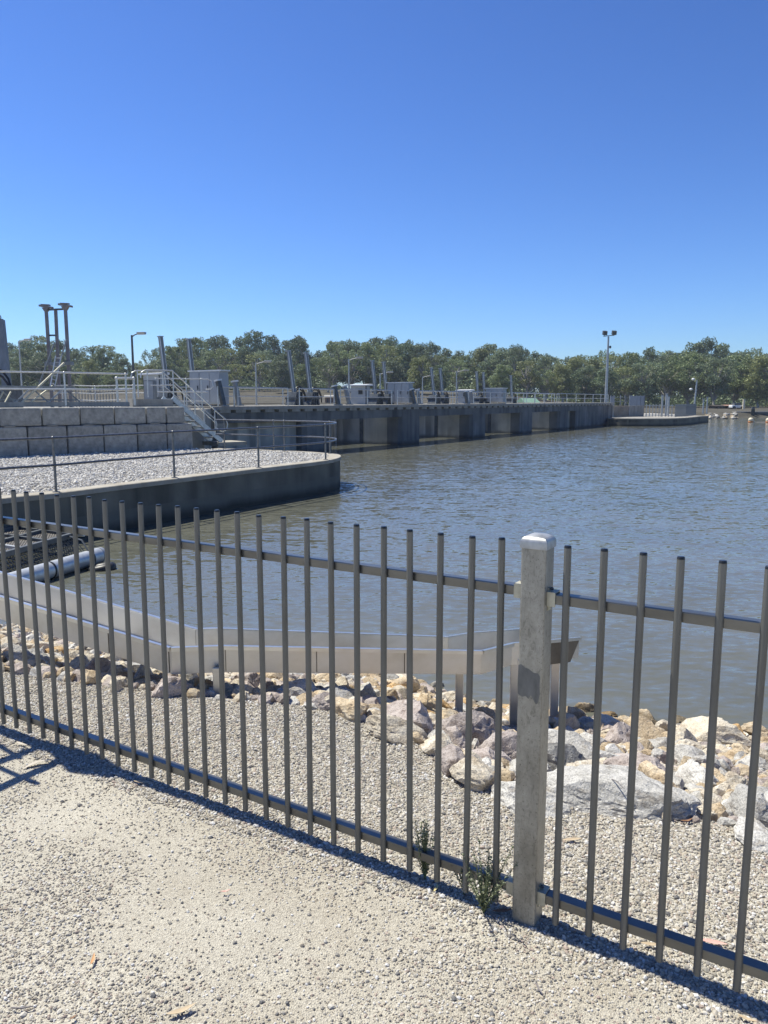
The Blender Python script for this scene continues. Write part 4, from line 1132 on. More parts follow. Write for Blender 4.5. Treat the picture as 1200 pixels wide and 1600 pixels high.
# sheds, car and posts in front of the trees
def shed(u0, u1, t, z0, v_eave, v_top, dp, label, mw, mr_):
    a, b = at_xy(u0, t, z0), at_xy(u1, t, z0); mid = (a + b) / 2; L = (b - a).length; he, hr_ = zof(v_eave, t), zof(v_top, t)
    o = thing('shed', label, 'shed', mid)
    m = MB(); m.hexa([a, b, b + Vector((0, dp, 0)), a + Vector((0, dp, 0)), Vector((a.x, a.y, he)), Vector((b.x, b.y, he)), Vector((b.x, b.y + dp, he)), Vector((a.x, a.y + dp, he))]); m.build('wall', mw, o)
    m = MB(); e = .25
    vs = [(a.x - e, a.y - e, he + .005), (b.x + e, b.y - e, he + .005), (b.x + e, b.y + dp + e, he + .005), (a.x - e, a.y + dp + e, he + .005), (a.x - e, a.y + dp / 2, hr_), (b.x + e, b.y + dp / 2, hr_)]
    m.add(vs, [(0, 1, 5, 4), (2, 3, 4, 5), (0, 4, 3), (1, 2, 5), (3, 2, 1, 0)]); m.build('roof', mr_, o)
    for f_ in (.3, .7):
        q = a.lerp(b, f_); m = MB(); m.box((q.x, q.y - .02, z0 + (he - z0) * .5), L * .16, .03, (he - z0) * .7); m.build('door', M['dark_steel'], o)
M['shed_dark'] = mat('dark_timber', [(0.03, 0.025, 0.022), (0.07, 0.055, 0.045)], .8, 0, 3)
M['shed_green'] = mat('green_roof', [(0.10, 0.19, 0.13), (0.15, 0.25, 0.18)], .6, 0, 2)
M['red_brick'] = mat('red_brick', [(0.25, 0.13, 0.09), (0.36, 0.22, 0.16)], .85, 0, 3)
shed(1118, 1133, 141, -.2, 634.5, 633, 3, 'dark low shed under the trees beyond the rubble spit, left of two', M['shed_dark'], M['shed_dark'])
shed(1136, 1148, 141, -.2, 634, 632.5, 3, 'dark brown low shed under the trees, right of two', M['shed_dark'], M['red_brick'])
shed(822, 841, 108, .2, 629, 621.5, 7, 'low building with a pale green roof seen behind the far bridge rail', M['tan_wall'], M['shed_green'])
shed(508, 521, 112, 1.0, 621, 617, 4, 'small reddish brick building on the bank behind the bridge', M['red_brick'], M['concrete'])
p = at_xy(1150.5, 138, -.1)
car = thing('parked_car', 'small white car parked under the trees on the far shore', 'car', p)
m = MB(); m.box((p.x, p.y, p.z + .55), 2.2, 1.5, .5); m.build('body', M['white'], car, bevel=.12)
m = MB(); m.box((p.x - .1, p.y, p.z + .98), 1.2, 1.3, .38); m.build('cabin', M['dark_steel'], car, bevel=.1)
for dx in (-.7, .7):
    m = MB(); m.tube([(p.x + dx, p.y - .78, p.z + .3), (p.x + dx, p.y + .78, p.z + .3)], .3, 12); m.build('wheel', M['cable'], car)
p = at_xy(1161.5, 137, -.2); m = MB(); m.tube([p, Vector((p.x, p.y, zof(624, 137)))], .22, 8)
tag(m.build('timber_post', M['cream']), 'pale timber post standing in front of the far right trees', 'post')

# ------------------------------------------------------------------ the picket fence in front
fence = thing('picket_fence', 'galvanised steel picket fence crossing the foreground with one square post', 'fence', FP)
def fp(s, z, off=0.0):   # off > 0 towards the camera
    return FP + FD * s + FN * off + Vector((0, 0, z))
RAILS = ((1.045, .030, .034), (.095, .030, .036))
POSTS = (-3.08, 0.0, 3.0)
for k, s in enumerate(POSTS):
    hw = .0375
    m = MB(); zb = ground_z(*fp(s, 0)[:2]) - .3
    m.obox(fp(s, (1.19 + zb) / 2), FD * hw, FN * hw, Vector((0, 0, (1.19 - zb) / 2)))
    po = m.build('post', M['galv'], fence, o=fp(s, 0), bevel=.006)
    m = MB(); c = fp(s, 0)
    hw2 = hw + .003
    ring = lambda h, z: [fp(s, z) + FD * a * h + FN * b * h for a, b in ((-1, -1), (1, -1), (1, 1), (-1, 1))]
    rings = [ring(hw2, 1.178), ring(hw2, 1.197), ring(hw2 * .965, 1.2015), ring(hw2 * .86, 1.207), ring(hw2 * .68, 1.2125), ring(hw2 * .45, 1.2165), ring(hw2 * .2, 1.2185)]
    vs = [q for r_ in rings for q in r_]
    fs = [(i * 4 + j, i * 4 + (j + 1) % 4, i * 4 + 4 + (j + 1) % 4, i * 4 + 4 + j) for i in range(6) for j in range(4)] + [(24, 25, 26, 27)]
    m.add([tuple(q) for q in vs], fs, True); m.build('post_cap', M['galv_cap'], po)
    if k == 1:   # rubbed patch on the face
        pts_ = [(-.036, .827), (-.028, .831), (-.015, .822), (-.003, .820), (.010, .811), (.024, .812), (.031, .803), (.030, .775), (.032, .75), (.027, .722), (.021, .716), (.012, .731), (.005, .742), (-.002, .729), (-.012, .736), (-.022, .731), (-.036, .738), (-.037, .77)]
        m = MB(); n_ = len(pts_)
        P0 = [fp(s, z, hw + .0006) + FD * a for a, z in pts_]; P1 = [q - FN * .0012 for q in P0]
        m.add(P0 + P1, [tuple(range(n_))[::-1]] + [(i, (i + 1) % n_, n_ + (i + 1) % n_, n_ + i) for i in range(n_)]); m.build('scuff_patch', M['scuff'], po)
    for zi, (z, h, d) in enumerate(RAILS):
        for sg in (-1, 1):
            zz = z - .012 * (sg > 0) * (zi == 0)
            m = MB()
            q = fp(s + sg * (hw + .013), zz)
            for e in (-1, 1): m.obox(q + FN * e * (d / 2 + .0022), FD * .0125, FN * .002, Vector((0, 0, h / 2 + .006)))
            m.obox(q + Vector((0, 0, h / 2 + .0035)), FD * .0125, FN * (d / 2 + .004), Vector((0, 0, .002)))
            m.obox(fp(s + sg * (hw + .0015), zz - .004), FD * .0013, FN * .012, Vector((0, 0, h / 2 + .018)))
            br_ = m.build('rail_bracket', M['zincy'], po)
            m = MB(); m.ball(fp(s + sg * (hw + .008), zz + h / 2 + .012), .006, .006, .005, 8, 4); m.build('bolt', M['dark_steel'], br_)
for a, b in zip(POSTS[:-1], POSTS[1:]):
    for zi, (z, h, d) in enumerate(RAILS):
        zz = z - .012 * (a >= 0) * (zi == 0)
        m = MB(); m.bar(fp(a + .044, zz - (0 if a < 0 else 0)), fp(b - .044, zz), d, h); m.build('rail', M['rail'], fence, bevel=.003)
PR = .0104
m = MB(); m.tube([Vector((0, 0, .0)), Vector((0, 0, 1.155))], PR, 14, cap=True); pk_me = m.mesh('picket', M['picket'])
m = MB(); m.tube([Vector((0, 0, 1.1552)), Vector((0, 0, 1.160)), Vector((0, 0, 1.1625))], [PR * .97, PR * .97, PR * .8], 14); cap_me = m.mesh('picket_cap', M['plug'])
ss = [-.0975 - .1035 * k for k in range(28)] + [.098 + .1005 * k for k in range(15)]
for s in ss:
    q = fp(s, .034 + rnd.uniform(-.002, .004), RAILS[0][2] / 2 + PR - .004)
    o = link('picket', pk_me, q, fence); o.rotation_euler = (rnd.uniform(-.004, .004), rnd.uniform(-.004, .004), rnd.uniform(0, 6))
    c = bpy.data.objects.new('picket_cap', cap_me); C.objects.link(c); c.parent = o

# ------------------------------------------------------------------ fish chute of bent stainless sheet
CH = .155
near = [W(0, 931, 5.0), W(268, 1012, 4.38), W(345, 1009, 4.42), W(752, 1017, 4.98), W(800, 1005, 5.28), W(905, 996, 5.85)]
near = [near[0] + (near[0] - near[1]) * 1.3] + near
CW = .33
def offs(line, d):
    out = []
    for i, p in enumerate(line):
        t0 = (line[i] - line[i - 1]) if i else (line[1] - line[0]); t1 = (line[i + 1] - line[i]) if i < len(line) - 1 else t0
        n0, n1 = [Vector((-t.y, t.x, 0)).normalized() for t in (t0, t1)]
        b = (n0 + n1).normalized(); out.append(p + b * d / max(.5, b.dot(n0)))
    return out
far = offs(near, CW)
chute = thing('fish_chute', 'long bent stainless steel chute on short legs running over the rocks to the water', 'chute', near[3])
for i in range(len(near) - 1):
    a, b, c, d = near[i], near[i + 1], far[i + 1], far[i]
    up = Vector((0, 0, 1)); th = .004
    m = MB()
    for p, q, sg in ((a, b, 1), (d, c, -1)):
        n_ = Vector((-(q - p).y, (q - p).x, 0)).normalized() * th * sg
        m.hexa([p - up * CH, q - up * CH, q - up * CH + n_, p - up * CH + n_, p, q, q + n_, p + n_])
    m.hexa([x - up * (CH + .004) for x in (a, b, c, d)] + [x - up * (CH + .0004) for x in (a, b, c, d)])
    sec = m.build('chute_section', M['stainless'], chute)
    for p, q, sg in ((a, b, -1), (d, c, 1)):
        n_ = Vector((-(q - p).y, (q - p).x, 0)).normalized() * .022 * sg
        m = MB(); m.hexa([p + up * .0005, q + up * .0005, q + n_ + up * .0005, p + n_ + up * .0005, p + up * .006, q + up * .006, q + n_ + up * .006, p + n_ + up * .006])
        m.hexa([p + n_ * .8 - up * .018, q + n_ * .8 - up * .018, q + n_ - up * .018, p + n_ - up * .018, p + n_ * .8, q + n_ * .8, q + n_, p + n_])
        m.build('rim', M['lip'], sec)
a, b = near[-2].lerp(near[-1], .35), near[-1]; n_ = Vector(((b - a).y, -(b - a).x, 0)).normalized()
m = MB(); m.hexa([q_ + n_ * o_ - Vector((0, 0, z_)) for z_ in (CH + .03, .007) for q_, o_ in ((a, .007), (b.lerp(a, .22) if z_ > .1 else b, .007), (b.lerp(a, .22) if z_ > .1 else b, .002), (a, .002))]); m.build('end_shade_plate', M['tarnish_and_shade'], chute)  # dark plate paints shade and dark reflection onto the outer end face
# bolted flange seams between sections
for i in (3,):
    a, d = near[i], far[i]
    t = (near[i + 1] - near[i]).normalized()
    m = MB(); m.hexa([a - Vector((0, 0, CH + .012)) - t * .006, a - Vector((0, 0, CH + .012)) + t * .006, a - Vector((0, 0, CH + .012)) + t * .006 - (d - a).normalized() * .018, a - Vector((0, 0, CH + .012)) - t * .006 - (d - a).normalized() * .018] +
                     [a - Vector((0, 0, .02)) - t * .006, a - Vector((0, 0, .02)) + t * .006, a - Vector((0, 0, .02)) + t * .006 - (d - a).normalized() * .018, a - Vector((0, 0, .02)) - t * .006 - (d - a).normalized() * .018])
    m.build('flange', M['stainless'], chute)
def seam(p, n_, w_=.004):
    m = MB(); q_ = p + n_ * .0022; m.bar(q_ - Vector((0, 0, .012)), q_ - Vector((0, 0, CH - .003)), w_, .003, up=n_); m.build('seam', M['tarnish_and_shade'], chute)
def out_n_(a, b): return Vector(((b - a).y, -(b - a).x, 0)).normalized()
nB = out_n_(near[3], near[4]); nA = out_n_(near[1], near[2])
for f_ in (.015, .34, .68): seam(near[3].lerp(near[4], f_), nB)
for f_ in (.30, .66, .985): seam(near[1].lerp(near[2], f_), nA)
for f_ in (.02, .98): seam(far[3].lerp(far[4], f_), nB, .005)
seam(far[1].lerp(far[2], .98), nA, .005)
# rust and dirt run beside the leg joint
a_ = near[3].lerp(near[4], .012) + nB * .0012; tB = (near[4] - near[3]).normalized()
out_ = [(-.004, -.02), (-.004, -.135), (-.012, -.13), (-.02, -.115), (-.016, -.10), (-.027, -.088), (-.018, -.07), (-.024, -.055), (-.012, -.045), (-.014, -.03)]
P0 = [a_ + tB * x_ + Vector((0, 0, z_)) for x_, z_ in out_]; P1 = [q_ + nB * .0008 for q_ in P0]; k_ = len(P0)
m = MB(); m.add(P0 + P1, [tuple(range(k_))[::-1], tuple(range(k_, 2 * k_))] + [(i, (i + 1) % k_, k_ + (i + 1) % k_, k_ + i) for i in range(k_)]); m.build('dirt_stain', M['tarnish_and_shade'], chute)
def leg(u, v, t, zb, wdt=.055, th=.03):
    p = W(u, v, t)
    m = MB(); m.obox(Vector((p.x, p.y, (p.z + zb) / 2)), (wdt / 2, 0, 0), (0, th / 2, 0), (0, 0, (p.z - zb) / 2)); m.build('leg', M['stainless'], chute, bevel=.003)
leg(340, 1043, 4.40, -.45); leg(718, 1050, 5.05, -1.0, .05); leg(806, 1030, 5.36, -1.0, .07)
leg(868, 1025, 5.75, -1.3, .06)

# ------------------------------------------------------------------ floating trash screen and its pipe float
SZ = -.62
scr = thing('floating_screen', 'dark floating screen of mesh panels in a steel frame beside the quay', 'screen', W(60, 850, 12))
c0 = Wz(113, 836, SZ); c1 = Wz(0, 868, SZ); e_ = (c1 - c0); back = (Wz(0, 821, SZ) - c0).normalized()
c2 = c0 + e_ * 1.5
def sp(i, j): return c0 + e_ * i + back * j
for j in (0, .75, 1.5, 2.25, 3.0):
    m = MB(); m.bar(sp(-.0, j), sp(1.6, j), .07, .08); m.build('frame_bar', M['dark_steel'], scr)
for i in (0, .36, .72, 1.08, 1.44):
    m = MB(); m.bar(sp(i, .036), sp(i, 3.2), .06, .06); m.build('frame_bar', M['pipe'] if i == .72 else M['dark_steel'], scr)
def mesh_panel(mb, o, ax, ay, nx, ny, w_=.012):
    for i in range(nx + 1): mb.bar(o + ax * i / nx, o + ax * i / nx + ay, w_, .006)
    for i in range(ny + 1): mb.bar(o + ay * i / ny, o + ay * i / ny + ax, w_, .006)
m = MB()
mesh_panel(m, sp(0, .04) - Vector((0, 0, .02)), e_ * 1.5, back * 3.0, 36, 52, .022); m.build('mesh_panel', M['meshgrey'], scr)
out_n = Vector((-e_.y, e_.x, 0)).normalized()
if out_n.x < 0: out_n = -out_n
m = MB(); mesh_panel(m, sp(0, 0) - Vector((0, 0, .04)), e_ * 1.5, out_n * .36 - Vector((0, 0, .40)), 42, 9, .013); m.build('mesh_skirt', M['dark_steel'], scr)
m = MB(); mesh_panel(m, sp(0, 0) - Vector((0, 0, .04)), back * 3.0, -e_.normalized() * .1 - Vector((0, 0, .40)), 50, 9, .013); m.build('mesh_skirt', M['dark_steel'], scr)
m = MB(); q = sp(-.02, .2); m.tube([q, q + Vector((.35, -.1, .02))], .05, 8); m.build('end_tube', M['pipe'], scr)
pp0, pp1 = Wz(153, 868, -.87), Wz(30, 905, -.87); pd = (pp1 - pp0).normalized()
flo = thing('pipe_float', 'thick galvanised float pipe with a capped end lying beside the floating screen', 'pipe', (pp0 + pp1) / 2)
m = MB(); m.tube([pp0, pp1 + pd * 2.5], .125, 24); m.build('pipe', M['pipe'], flo)
m = MB(); m.tube([pp0 - pd * .10, pp0 - pd * .075, pp0 - pd * .002], [.09, .125, .132], 24); m.build('end_cap', M['galv_cap'], flo)
for f_ in (.22, 1.1):
    m = MB(); m.tube([pp0 + pd * f_, pp0 + pd * (f_ + .03)], .132, 24); m.build('strap', M['cable'], flo)
m = MB(); a = pp0 + pd * .24 + Vector((0, 0, .13)); m.tube([a, a + Vector((-.12, .1, .14)), sp(.06, 0)], .014, 6); m.build('tie', M['dark_steel'], flo)
p = Wz(158, 889, -1.0); tyre = thing('rubber_fender', 'black rubber fender half sunk at the end of the float pipe', 'fender', p)
m = MB(); m.tube([p + Vector((.16 * math.cos(a * math.pi / 8), .12 * math.sin(a * math.pi / 8), .0 + .03 * math.cos(a * math.pi / 8))) for a in range(16)], .075, 10, closed=True); m.build('ring', M['cable'], tyre)

# ------------------------------------------------------------------ riprap rocks
SHAPES = {'angular': (1.15, .95, .75), 'blocky': (1.05, .9, .85), 'flat': (1.25, 1.0, .5), 'rounded': (1.1, .95, .8), 'wedge-shaped': (1.3, .8, .75)}
def rock_mesh(shape, seed, sub=4):
    r = random.Random(seed)
    bm = bmesh.new(); bmesh.ops.create_icosphere(bm, subdivisions=sub, radius=1)
    planes = []
    for _ in range({'rounded': 18, 'blocky': 8}.get(shape, 10)):
        n_ = Vector((r.gauss(0, 1), r.gauss(0, 1), r.gauss(0, 1))).normalized()
        planes.append((n_, r.uniform(.50, .92)))
    if shape == 'wedge-shaped': planes.append((Vector((.75, .1, .65)).normalized(), .28))
    sx, sy, sz = SHAPES[shape]; sd = Vector((seed * 3.7, seed * 1.3, 0))
    for v in bm.verts:
        d = v.co.normalized(); rad = 1.02
        for n_, k in planes:
            c = d.dot(n_)
            if c > .05: rad = min(rad, k / c)
        rad *= 1 + .07 * noise.noise(d * 2.6 + sd) + .045 * noise.noise(d * 6 + sd) + .024 * noise.noise(d * 14 + sd) + .012 * noise.noise(d * 30 + sd)
        rad *= 1.02 - .085 * max(0, .22 - abs(noise.noise(d * 2.9 + sd * 1.7))) / .22 * (.5 + .5 * noise.noise(d * 1.7 - sd)) - .03 * max(0, .3 - abs(noise.noise(d * 7.3 + sd))) / .3
        v.co = Vector((d.x * sx, d.y * sy, d.z * sz)) * rad
    me = bpy.data.meshes.new('rock'); bm.to_mesh(me); bm.free()
    me.polygons.foreach_set('use_smooth', [True] * len(me.polygons)); me.set_sharp_from_angle(angle=R(20))
    return me
rock_me = {}
for sh in SHAPES:
    for k in range(3):
        base = rock_mesh(sh, len(rock_me) + 17, 5 if (sh, k) == ('flat', 0) else 4)
        for cn, mt in ROCK.items():
            me = base.copy(); me.materials.append(mt); rock_me[(sh, k, cn)] = me
        rock_me[(sh, k, None)] = base
def rock_zone(x, y):
    e = y - edge_y(x)
    q = Vector((x, y, ground_z(x, y))); u = ucol(q)
    band = 'at gravel edge' if e < .55 else ('mid bank' if e < 1.7 else 'near water')
    if u < 250: wh = "under the chute's left bend"
    elif u < 420: wh = 'around the first chute leg'
    elif u < 600: wh = 'below the straight chute'
    elif u < 740: wh = 'around the second chute leg'
    elif u < 850: wh = 'left of the post'
    elif u < 940: wh = 'right of the post'
    elif u < 1050: wh = 'two pickets past the post'
    else: wh = 'at far right'
    return wh + ', ' + band
LBL = {}
placed = []
def put_rock(x, y, r_, colr, shape, sink=.35, k=None, label=None, rot=None, scl=None):
    k = rnd.randrange(3) if k is None else k
    z = ground_z(x, y) + r_ * SHAPES[shape][2] * (1 - 2 * sink)
    o = bpy.data.objects.new('rock', rock_me[(shape, k, colr)]); C.objects.link(o)
    o.location = (x, y, z); o.scale = scl or (r_ * rnd.uniform(.9, 1.1), r_ * rnd.uniform(.9, 1.1), r_ * rnd.uniform(.85, 1.1))
    o.rotation_euler = rot or (rnd.gauss(0, .22), rnd.gauss(0, .22), rnd.uniform(0, 6.28))
    if not label:
        sz_ = 'small' if r_ < .085 else ('medium' if r_ < .15 else 'large')
        label = f'{sz_} {colr} {shape} rock {rock_zone(x, y)}'
    tag(o, label, 'rock', 'riprap rocks on the bank')
    placed.append((x, y, r_)); LBL.setdefault(label, []).append(o)
    return o
# the ones that stand out
put_rock(.97, 2.95, .25, 'pale grey', 'flat', .40, 0, 'largest rock, a long flat pale grey boulder just right of the fence post', (.22, -.02, -.38), (.29, .19, .21))
placed.append((.82, 2.88, .2)); placed.append((1.15, 2.78, .2))
put_rock(.60, 2.97, .16, 'pale grey', 'flat', .55, 1, 'flat pale rock half buried in gravel beside the fence post')
put_rock(.13, 3.92, .2, 'pinkish grey', 'rounded', .3, 0, 'large mottled pinkish grey boulder at the gravel edge under the chute')
put_rock(.43, 3.98, .18, 'pinkish grey', 'blocky', .28, 1, 'blocky pinkish grey boulder in front of the second chute leg', (0, .1, .3))
put_rock(-.17, 3.86, .11, 'sandy tan', 'rounded', .3, 2, 'single tan cobble sitting on the gravel below the straight chute')
put_rock(1.66, 2.98, .12, 'pale grey', 'rounded', .3, 1)
put_rock(1.47, 2.9, .11, 'pale grey', 'blocky', .3, 2)
put_rock(1.24, 3.55, .16, 'pinkish grey', 'angular', .3, 0, 'broad pinkish grey angular boulder behind the largest flat boulder')
put_rock(1.55, 3.55, .13, 'pale grey', 'rounded', .3, 0)
put_rock(.86, 3.55, .16, 'dark grey', 'angular', .3, 1, 'dark grey pitted boulder hard against the right side of the post')
put_rock(.97, 3.9, .16, 'pale grey', 'angular', .3, 2, 'large pale grey angular boulder between first and second pickets right of the post')
put_rock(2.3, 5.2, .24, 'cream', 'wedge-shaped', .25, 0, 'wedge-shaped cream boulder with a shaded side at the waterline, far right')
put_rock(2.55, 5.35, .16, 'ochre', 'rounded', .3, 1, 'rounded ochre rock at the waterline beyond the wedge-shaped cream boulder')
lf_ = W(340, 1100, 4.40)
for dx_, dy_ in ((0, 0), (.02, -.12), (.04, -.22)): placed.append((lf_.x + dx_, lf_.y + dy_, .08))
tries = 0
while len(placed) < 292 and tries < 30000:
    tries += 1
    x = rnd.uniform(-3.3, 3.7) if rnd.random() < .4 else rnd.uniform(-.3, 3.6); e = rnd.uniform(-.12, 3.55); y = edge_y(x) + e
    if abs(x) > .52 * (y + .3): continue
    left = x < -.25
    if left and e > 2.2: continue
    r_ = rnd.uniform(.06, .125) if left else rnd.choice((rnd.uniform(.06, .09), rnd.uniform(.08, .12), rnd.uniform(.10, .155)))
    if not left and e < .25: r_ = min(r_, .13)
    if tries > 9000: r_ = rnd.uniform(.055, .085)
    if any((x - a) ** 2 + (y - b) ** 2 < (.74 * (r_ + c)) ** 2 for a, b, c in placed): continue
    wet = e > 2.0
    if left: cl = rnd.choices(list(ROCK), (5, 2.5, 5, 2.5, .15, 1))[0]
    elif wet: cl = rnd.choices(list(ROCK), (1, 6, 5, 1, 2, .6))[0]
    elif x < .45 and e > .5: cl = rnd.choices(list(ROCK), (1, 7, 4, 1.5, 1.5, .3))[0]
    else: cl = rnd.choices(list(ROCK), (5, 4, 6, 2.5, .7, .5))[0]
    put_rock(x, y, r_, cl, rnd.choice(list(SHAPES)), rnd.uniform(.22, .36))
ORD = ('leftmost', 'second from left', 'third from left', 'fourth from left', 'fifth from left', 'sixth from left', 'seventh from left', 'eighth from left')
def settle(d):
    for lb, os_ in d.items():
        if 2 <= len(os_) <= 9:
            os_.sort(key=lambda o_: ucol(o_.location))
            for i_, o_ in enumerate(os_):
                nm_ = 'rightmost' if i_ == len(os_) - 1 else ORD[i_]
                o_['label'] = f'{lb}, {nm_}'
settle(LBL)
# rubble between them: too small to pick apart
rk = bpy.data.collections.new('rubble_kinds')
for sh in SHAPES:
    for cn in ('sandy tan', 'pale grey', 'cream', 'pinkish grey'):
        rk.objects.link(bpy.data.objects.new('rubble_stone', rock_mesh(sh, len(rk.objects) + 90, 2)))
        rk.objects[-1].data.materials.append(ROCK[cn])
pts, scl = [], []
for _ in range(9000):
    x = rnd.uniform(-4, 4.2); y = edge_y(x) + rnd.uniform(.02, 3.8)
    if abs(x) > .56 * (y + .6): continue
    r_ = rnd.uniform(.02, .05) if rnd.random() < .6 else rnd.uniform(.04, .075); pts.append((x, y, ground_z(x, y) + r_ * .3)); scl.append(r_)
scatter('rubble', pts, scl, rk, ROCK['cream'], 15, 'small broken stones filling the gaps between the bank rocks', 'rubble', 1.0)
# pale rubble spit at the far quay
m = MB()
SPL = {}
for _ in range(46):
    u = rnd.uniform(1096, 1152); f_ = rnd.random()
    p = Wz(u, 655.2 - rnd.random() * (3.6 - abs(u - 1120) / 14), -.95)
    p = at_xy(u, 106 + f_ * 5, -.98 + f_ * .6)
    r_ = rnd.uniform(.15, .33)
    sh = rnd.choice(('angular', 'rounded', 'flat')); cn = rnd.choice(('dark grey', 'pale grey', 'sandy tan')); o = bpy.data.objects.new('rock', rock_me[(sh, rnd.randrange(2), cn)]); C.objects.link(o); o.location = p; o.scale = (r_, r_, r_ * .9); o.rotation_euler = (rnd.uniform(-.3, .3), rnd.uniform(-.3, .3), rnd.uniform(0, 6))
    lb = f"{'large' if r_ > .25 else 'small'} {cn} {sh} rock in the far rubble spit"; tag(o, lb, 'rock', 'rubble spit rocks'); SPL.setdefault(lb, []).append(o)
settle(SPL)

# ------------------------------------------------------------------ fallen leaves, twigs, weeds
def leafm(L, wd, curl, name, mt):
    m = MB(); n_ = 8; vs = []
    for i in range(n_ + 1):
        f_ = i / n_; hw = wd * math.sin(math.pi * min(1, f_ * .96 + .03)) ** .8 * (1 - .35 * f_)
        x = L * (f_ - .5); bend = curl * (f_ - .5) ** 2 * 4 * L * .25; zc = .004 + curl * abs(f_ - .5) * .02
        vs += [(x, bend - hw, zc + hw * .35), (x, bend, zc), (x, bend + hw, zc + hw * .35)]
    fs = []
    for i in range(n_):
        for j in (0, 1): fs.append((i * 3 + j, i * 3 + j + 1, i * 3 + j + 4, i * 3 + j + 3))
    up = [tuple(Vector(v) + Vector((0, 0, .0008))) for v in vs]
    m.add(up, fs, True); m.add(vs, [f[::-1] for f in fs], True)
    return m.mesh(name, mt)
LM = {'orange': mat('orange_leaf', [(.50, .25, .10), (.56, .34, .17)], .6, 0, 30), 'pink': mat('pink_leaf', [(.62, .35, .29), (.68, .44, .36)], .6, 0, 30),
      'tan': mat('tan_leaf', [(.42, .32, .20), (.56, .46, .32)], .65, 0, 20), 'yellow': mat('yellow_leaf', [(.58, .48, .20), (.62, .54, .30)], .6, 0, 20),
      'brown': mat('brown_leaf', [(.20, .10, .05), (.34, .19, .10)], .65, 0, 20), 'grey': mat('grey_leaf', [(.42, .37, .30), (.52, .47, .40)], .65, 0, 20)}
for u, v, L, colr, rz, curl, lb in (
        (146, 1505, .055, 'orange', 1.7, .2, 'small orange leaf on the gravel path near the lower left'),
        (353, 1399, .042, 'pink', .4, .3, 'pale pink leaf lying alone on the middle of the path'),
        (285, 1587, .10, 'tan', .5, .3, 'long curled tan gum leaf at the bottom edge of the path'),
        (222, 1226, .10, 'tan', -.15, .2, 'tan gum leaf in front of the fence foot on the left'),
        (33, 1163, .10, 'grey', -.5, .25, 'pale grey gum leaf in the shadow at the left'),
        (58, 1194, .16, 'grey', .7, -.4, 'long thin curled grey leaf between the shadow bars'),
        (520, 1310, .05, 'yellow', 1.1, .2, 'yellow leaf caught at the fence foot near the middle'),
        (682, 1395, .055, 'yellow', 1.2, .2, 'yellow leaf at the fence foot between the two weeds'),
        (895, 1301, .10, 'tan', .15, .1, 'straight tan leaf on the gravel right of the fence post'),
        (1018, 1480, .08, 'tan', -.1, .1, 'tan leaf under the bottom rail, right of the fence post'),
        (1115, 1475, .10, 'pink', -.2, .1, 'pinkish leaf behind the bottom rail at the right'),
        (785, 1430, .08, 'brown', .2, .2, 'reddish brown leaf beside the larger weed'),
        (1075, 1272, .07, 'brown', .3, .4, 'brown leaf wedged against the pale rocks on the right, lower of two'),
        (1066, 1262, .06, 'orange', 1.3, .4, 'orange brown leaf wedged against the pale rocks on the right, upper of two'),
        (1168, 1594, .06, 'tan', -.5, .2, 'tan leaf at the bottom right corner of the path'),
        (115, 1597, .03, 'brown', .9, .2, 'tiny reddish leaf at the bottom left edge of the path')):
    p = Wz(u, v, .0); p = Vector((p.x, p.y, ground_z(p.x, p.y) + .008))
    tag(link('fallen_leaf', leafm(L * .78, L * .10, curl, 'fallen_leaf', LM[colr]), p, rot=(rnd.uniform(-.1, .1), rnd.uniform(-.1, .1), rz)), lb, 'leaf', 'fallen gum leaves')
for (u0, v0), (u1, v1), lb in (((18, 1574), (52, 1572), 'thin dark twig lying near the lower left corner'), ((838, 1540), (848, 1556), 'short dark twig on the path right of the weeds'), ((955, 1236), (975, 1252), 'thin dark twig on the edge of the largest flat boulder')):
    a, b = Wz(u0, v0, .01), Wz(u1, v1, .01); m = MB(); mid = a.lerp(b, .5) + (b - a).cross(Vector((0, 0, 1))) * .08
    a.z, b.z, mid.z = [ground_z(q.x, q.y) + .012 for q in (a, b, mid)]
    if v0 < 1300: a.z += .12; b.z += .1; mid.z += .12
    m.tube([a, mid, b], [.0022, .0026, .0015], 6); tag(m.build('twig', M['brown_steel'], o=a), lb, 'twig')
def weed(p, h, n_, spread, label, seed):
    r = random.Random(seed)
    o = thing('weed', label, 'weed', p, 'weeds at the fence foot')
    st, lf = MB(), MB()
    for i in range(n_):
        a = r.uniform(0, 6.28); lean_ = r.uniform(.1, 1) * spread; L = h * r.uniform(.55, 1.05)
        pts_ = [p + Vector((math.cos(a) * lean_ * f_ ** 1.2, math.sin(a) * lean_ * f_ ** 1.2, L * f_)) for f_ in (0, .25, .5, .75, 1)]
        st.tube(pts_, [.0016, .0014, .0012, .001, .0006], 5)
        for f_ in np.arange(.15, 1.02, .05):
            k = min(3, int(f_ * 4)); q = pts_[k].lerp(pts_[k + 1], min(1, f_ * 4 - k))
            for _ in range(2):
                d = Vector((r.gauss(0, 1), r.gauss(0, 1), r.gauss(.5, .7))).normalized()
                sd = d.cross(Vector((r.gauss(0, 1), r.gauss(0, 1), r.gauss(0, 1)))).normalized()
                ll = r.uniform(.006, .014); w_ = ll * .22
                lf.add([q, q + d * ll * .5 + sd * w_, q + d * ll, q + d * ll * .5 - sd * w_], [(0, 1, 2, 3)])
        if r.random() < .35:
            q = pts_[-1]; lf.ball(q, .004, .004, .004, 6, 4)
    st.build('stem', M['stem'], o); tag(lf.build('leaves', M['weed'], o), kind='stuff')
q = Wz(664, 1375, .0); weed(Vector((q.x, q.y, ground_z(q.x, q.y))), .21, 22, .065, 'thin grey green weed growing through the fence foot, left of two', 4)
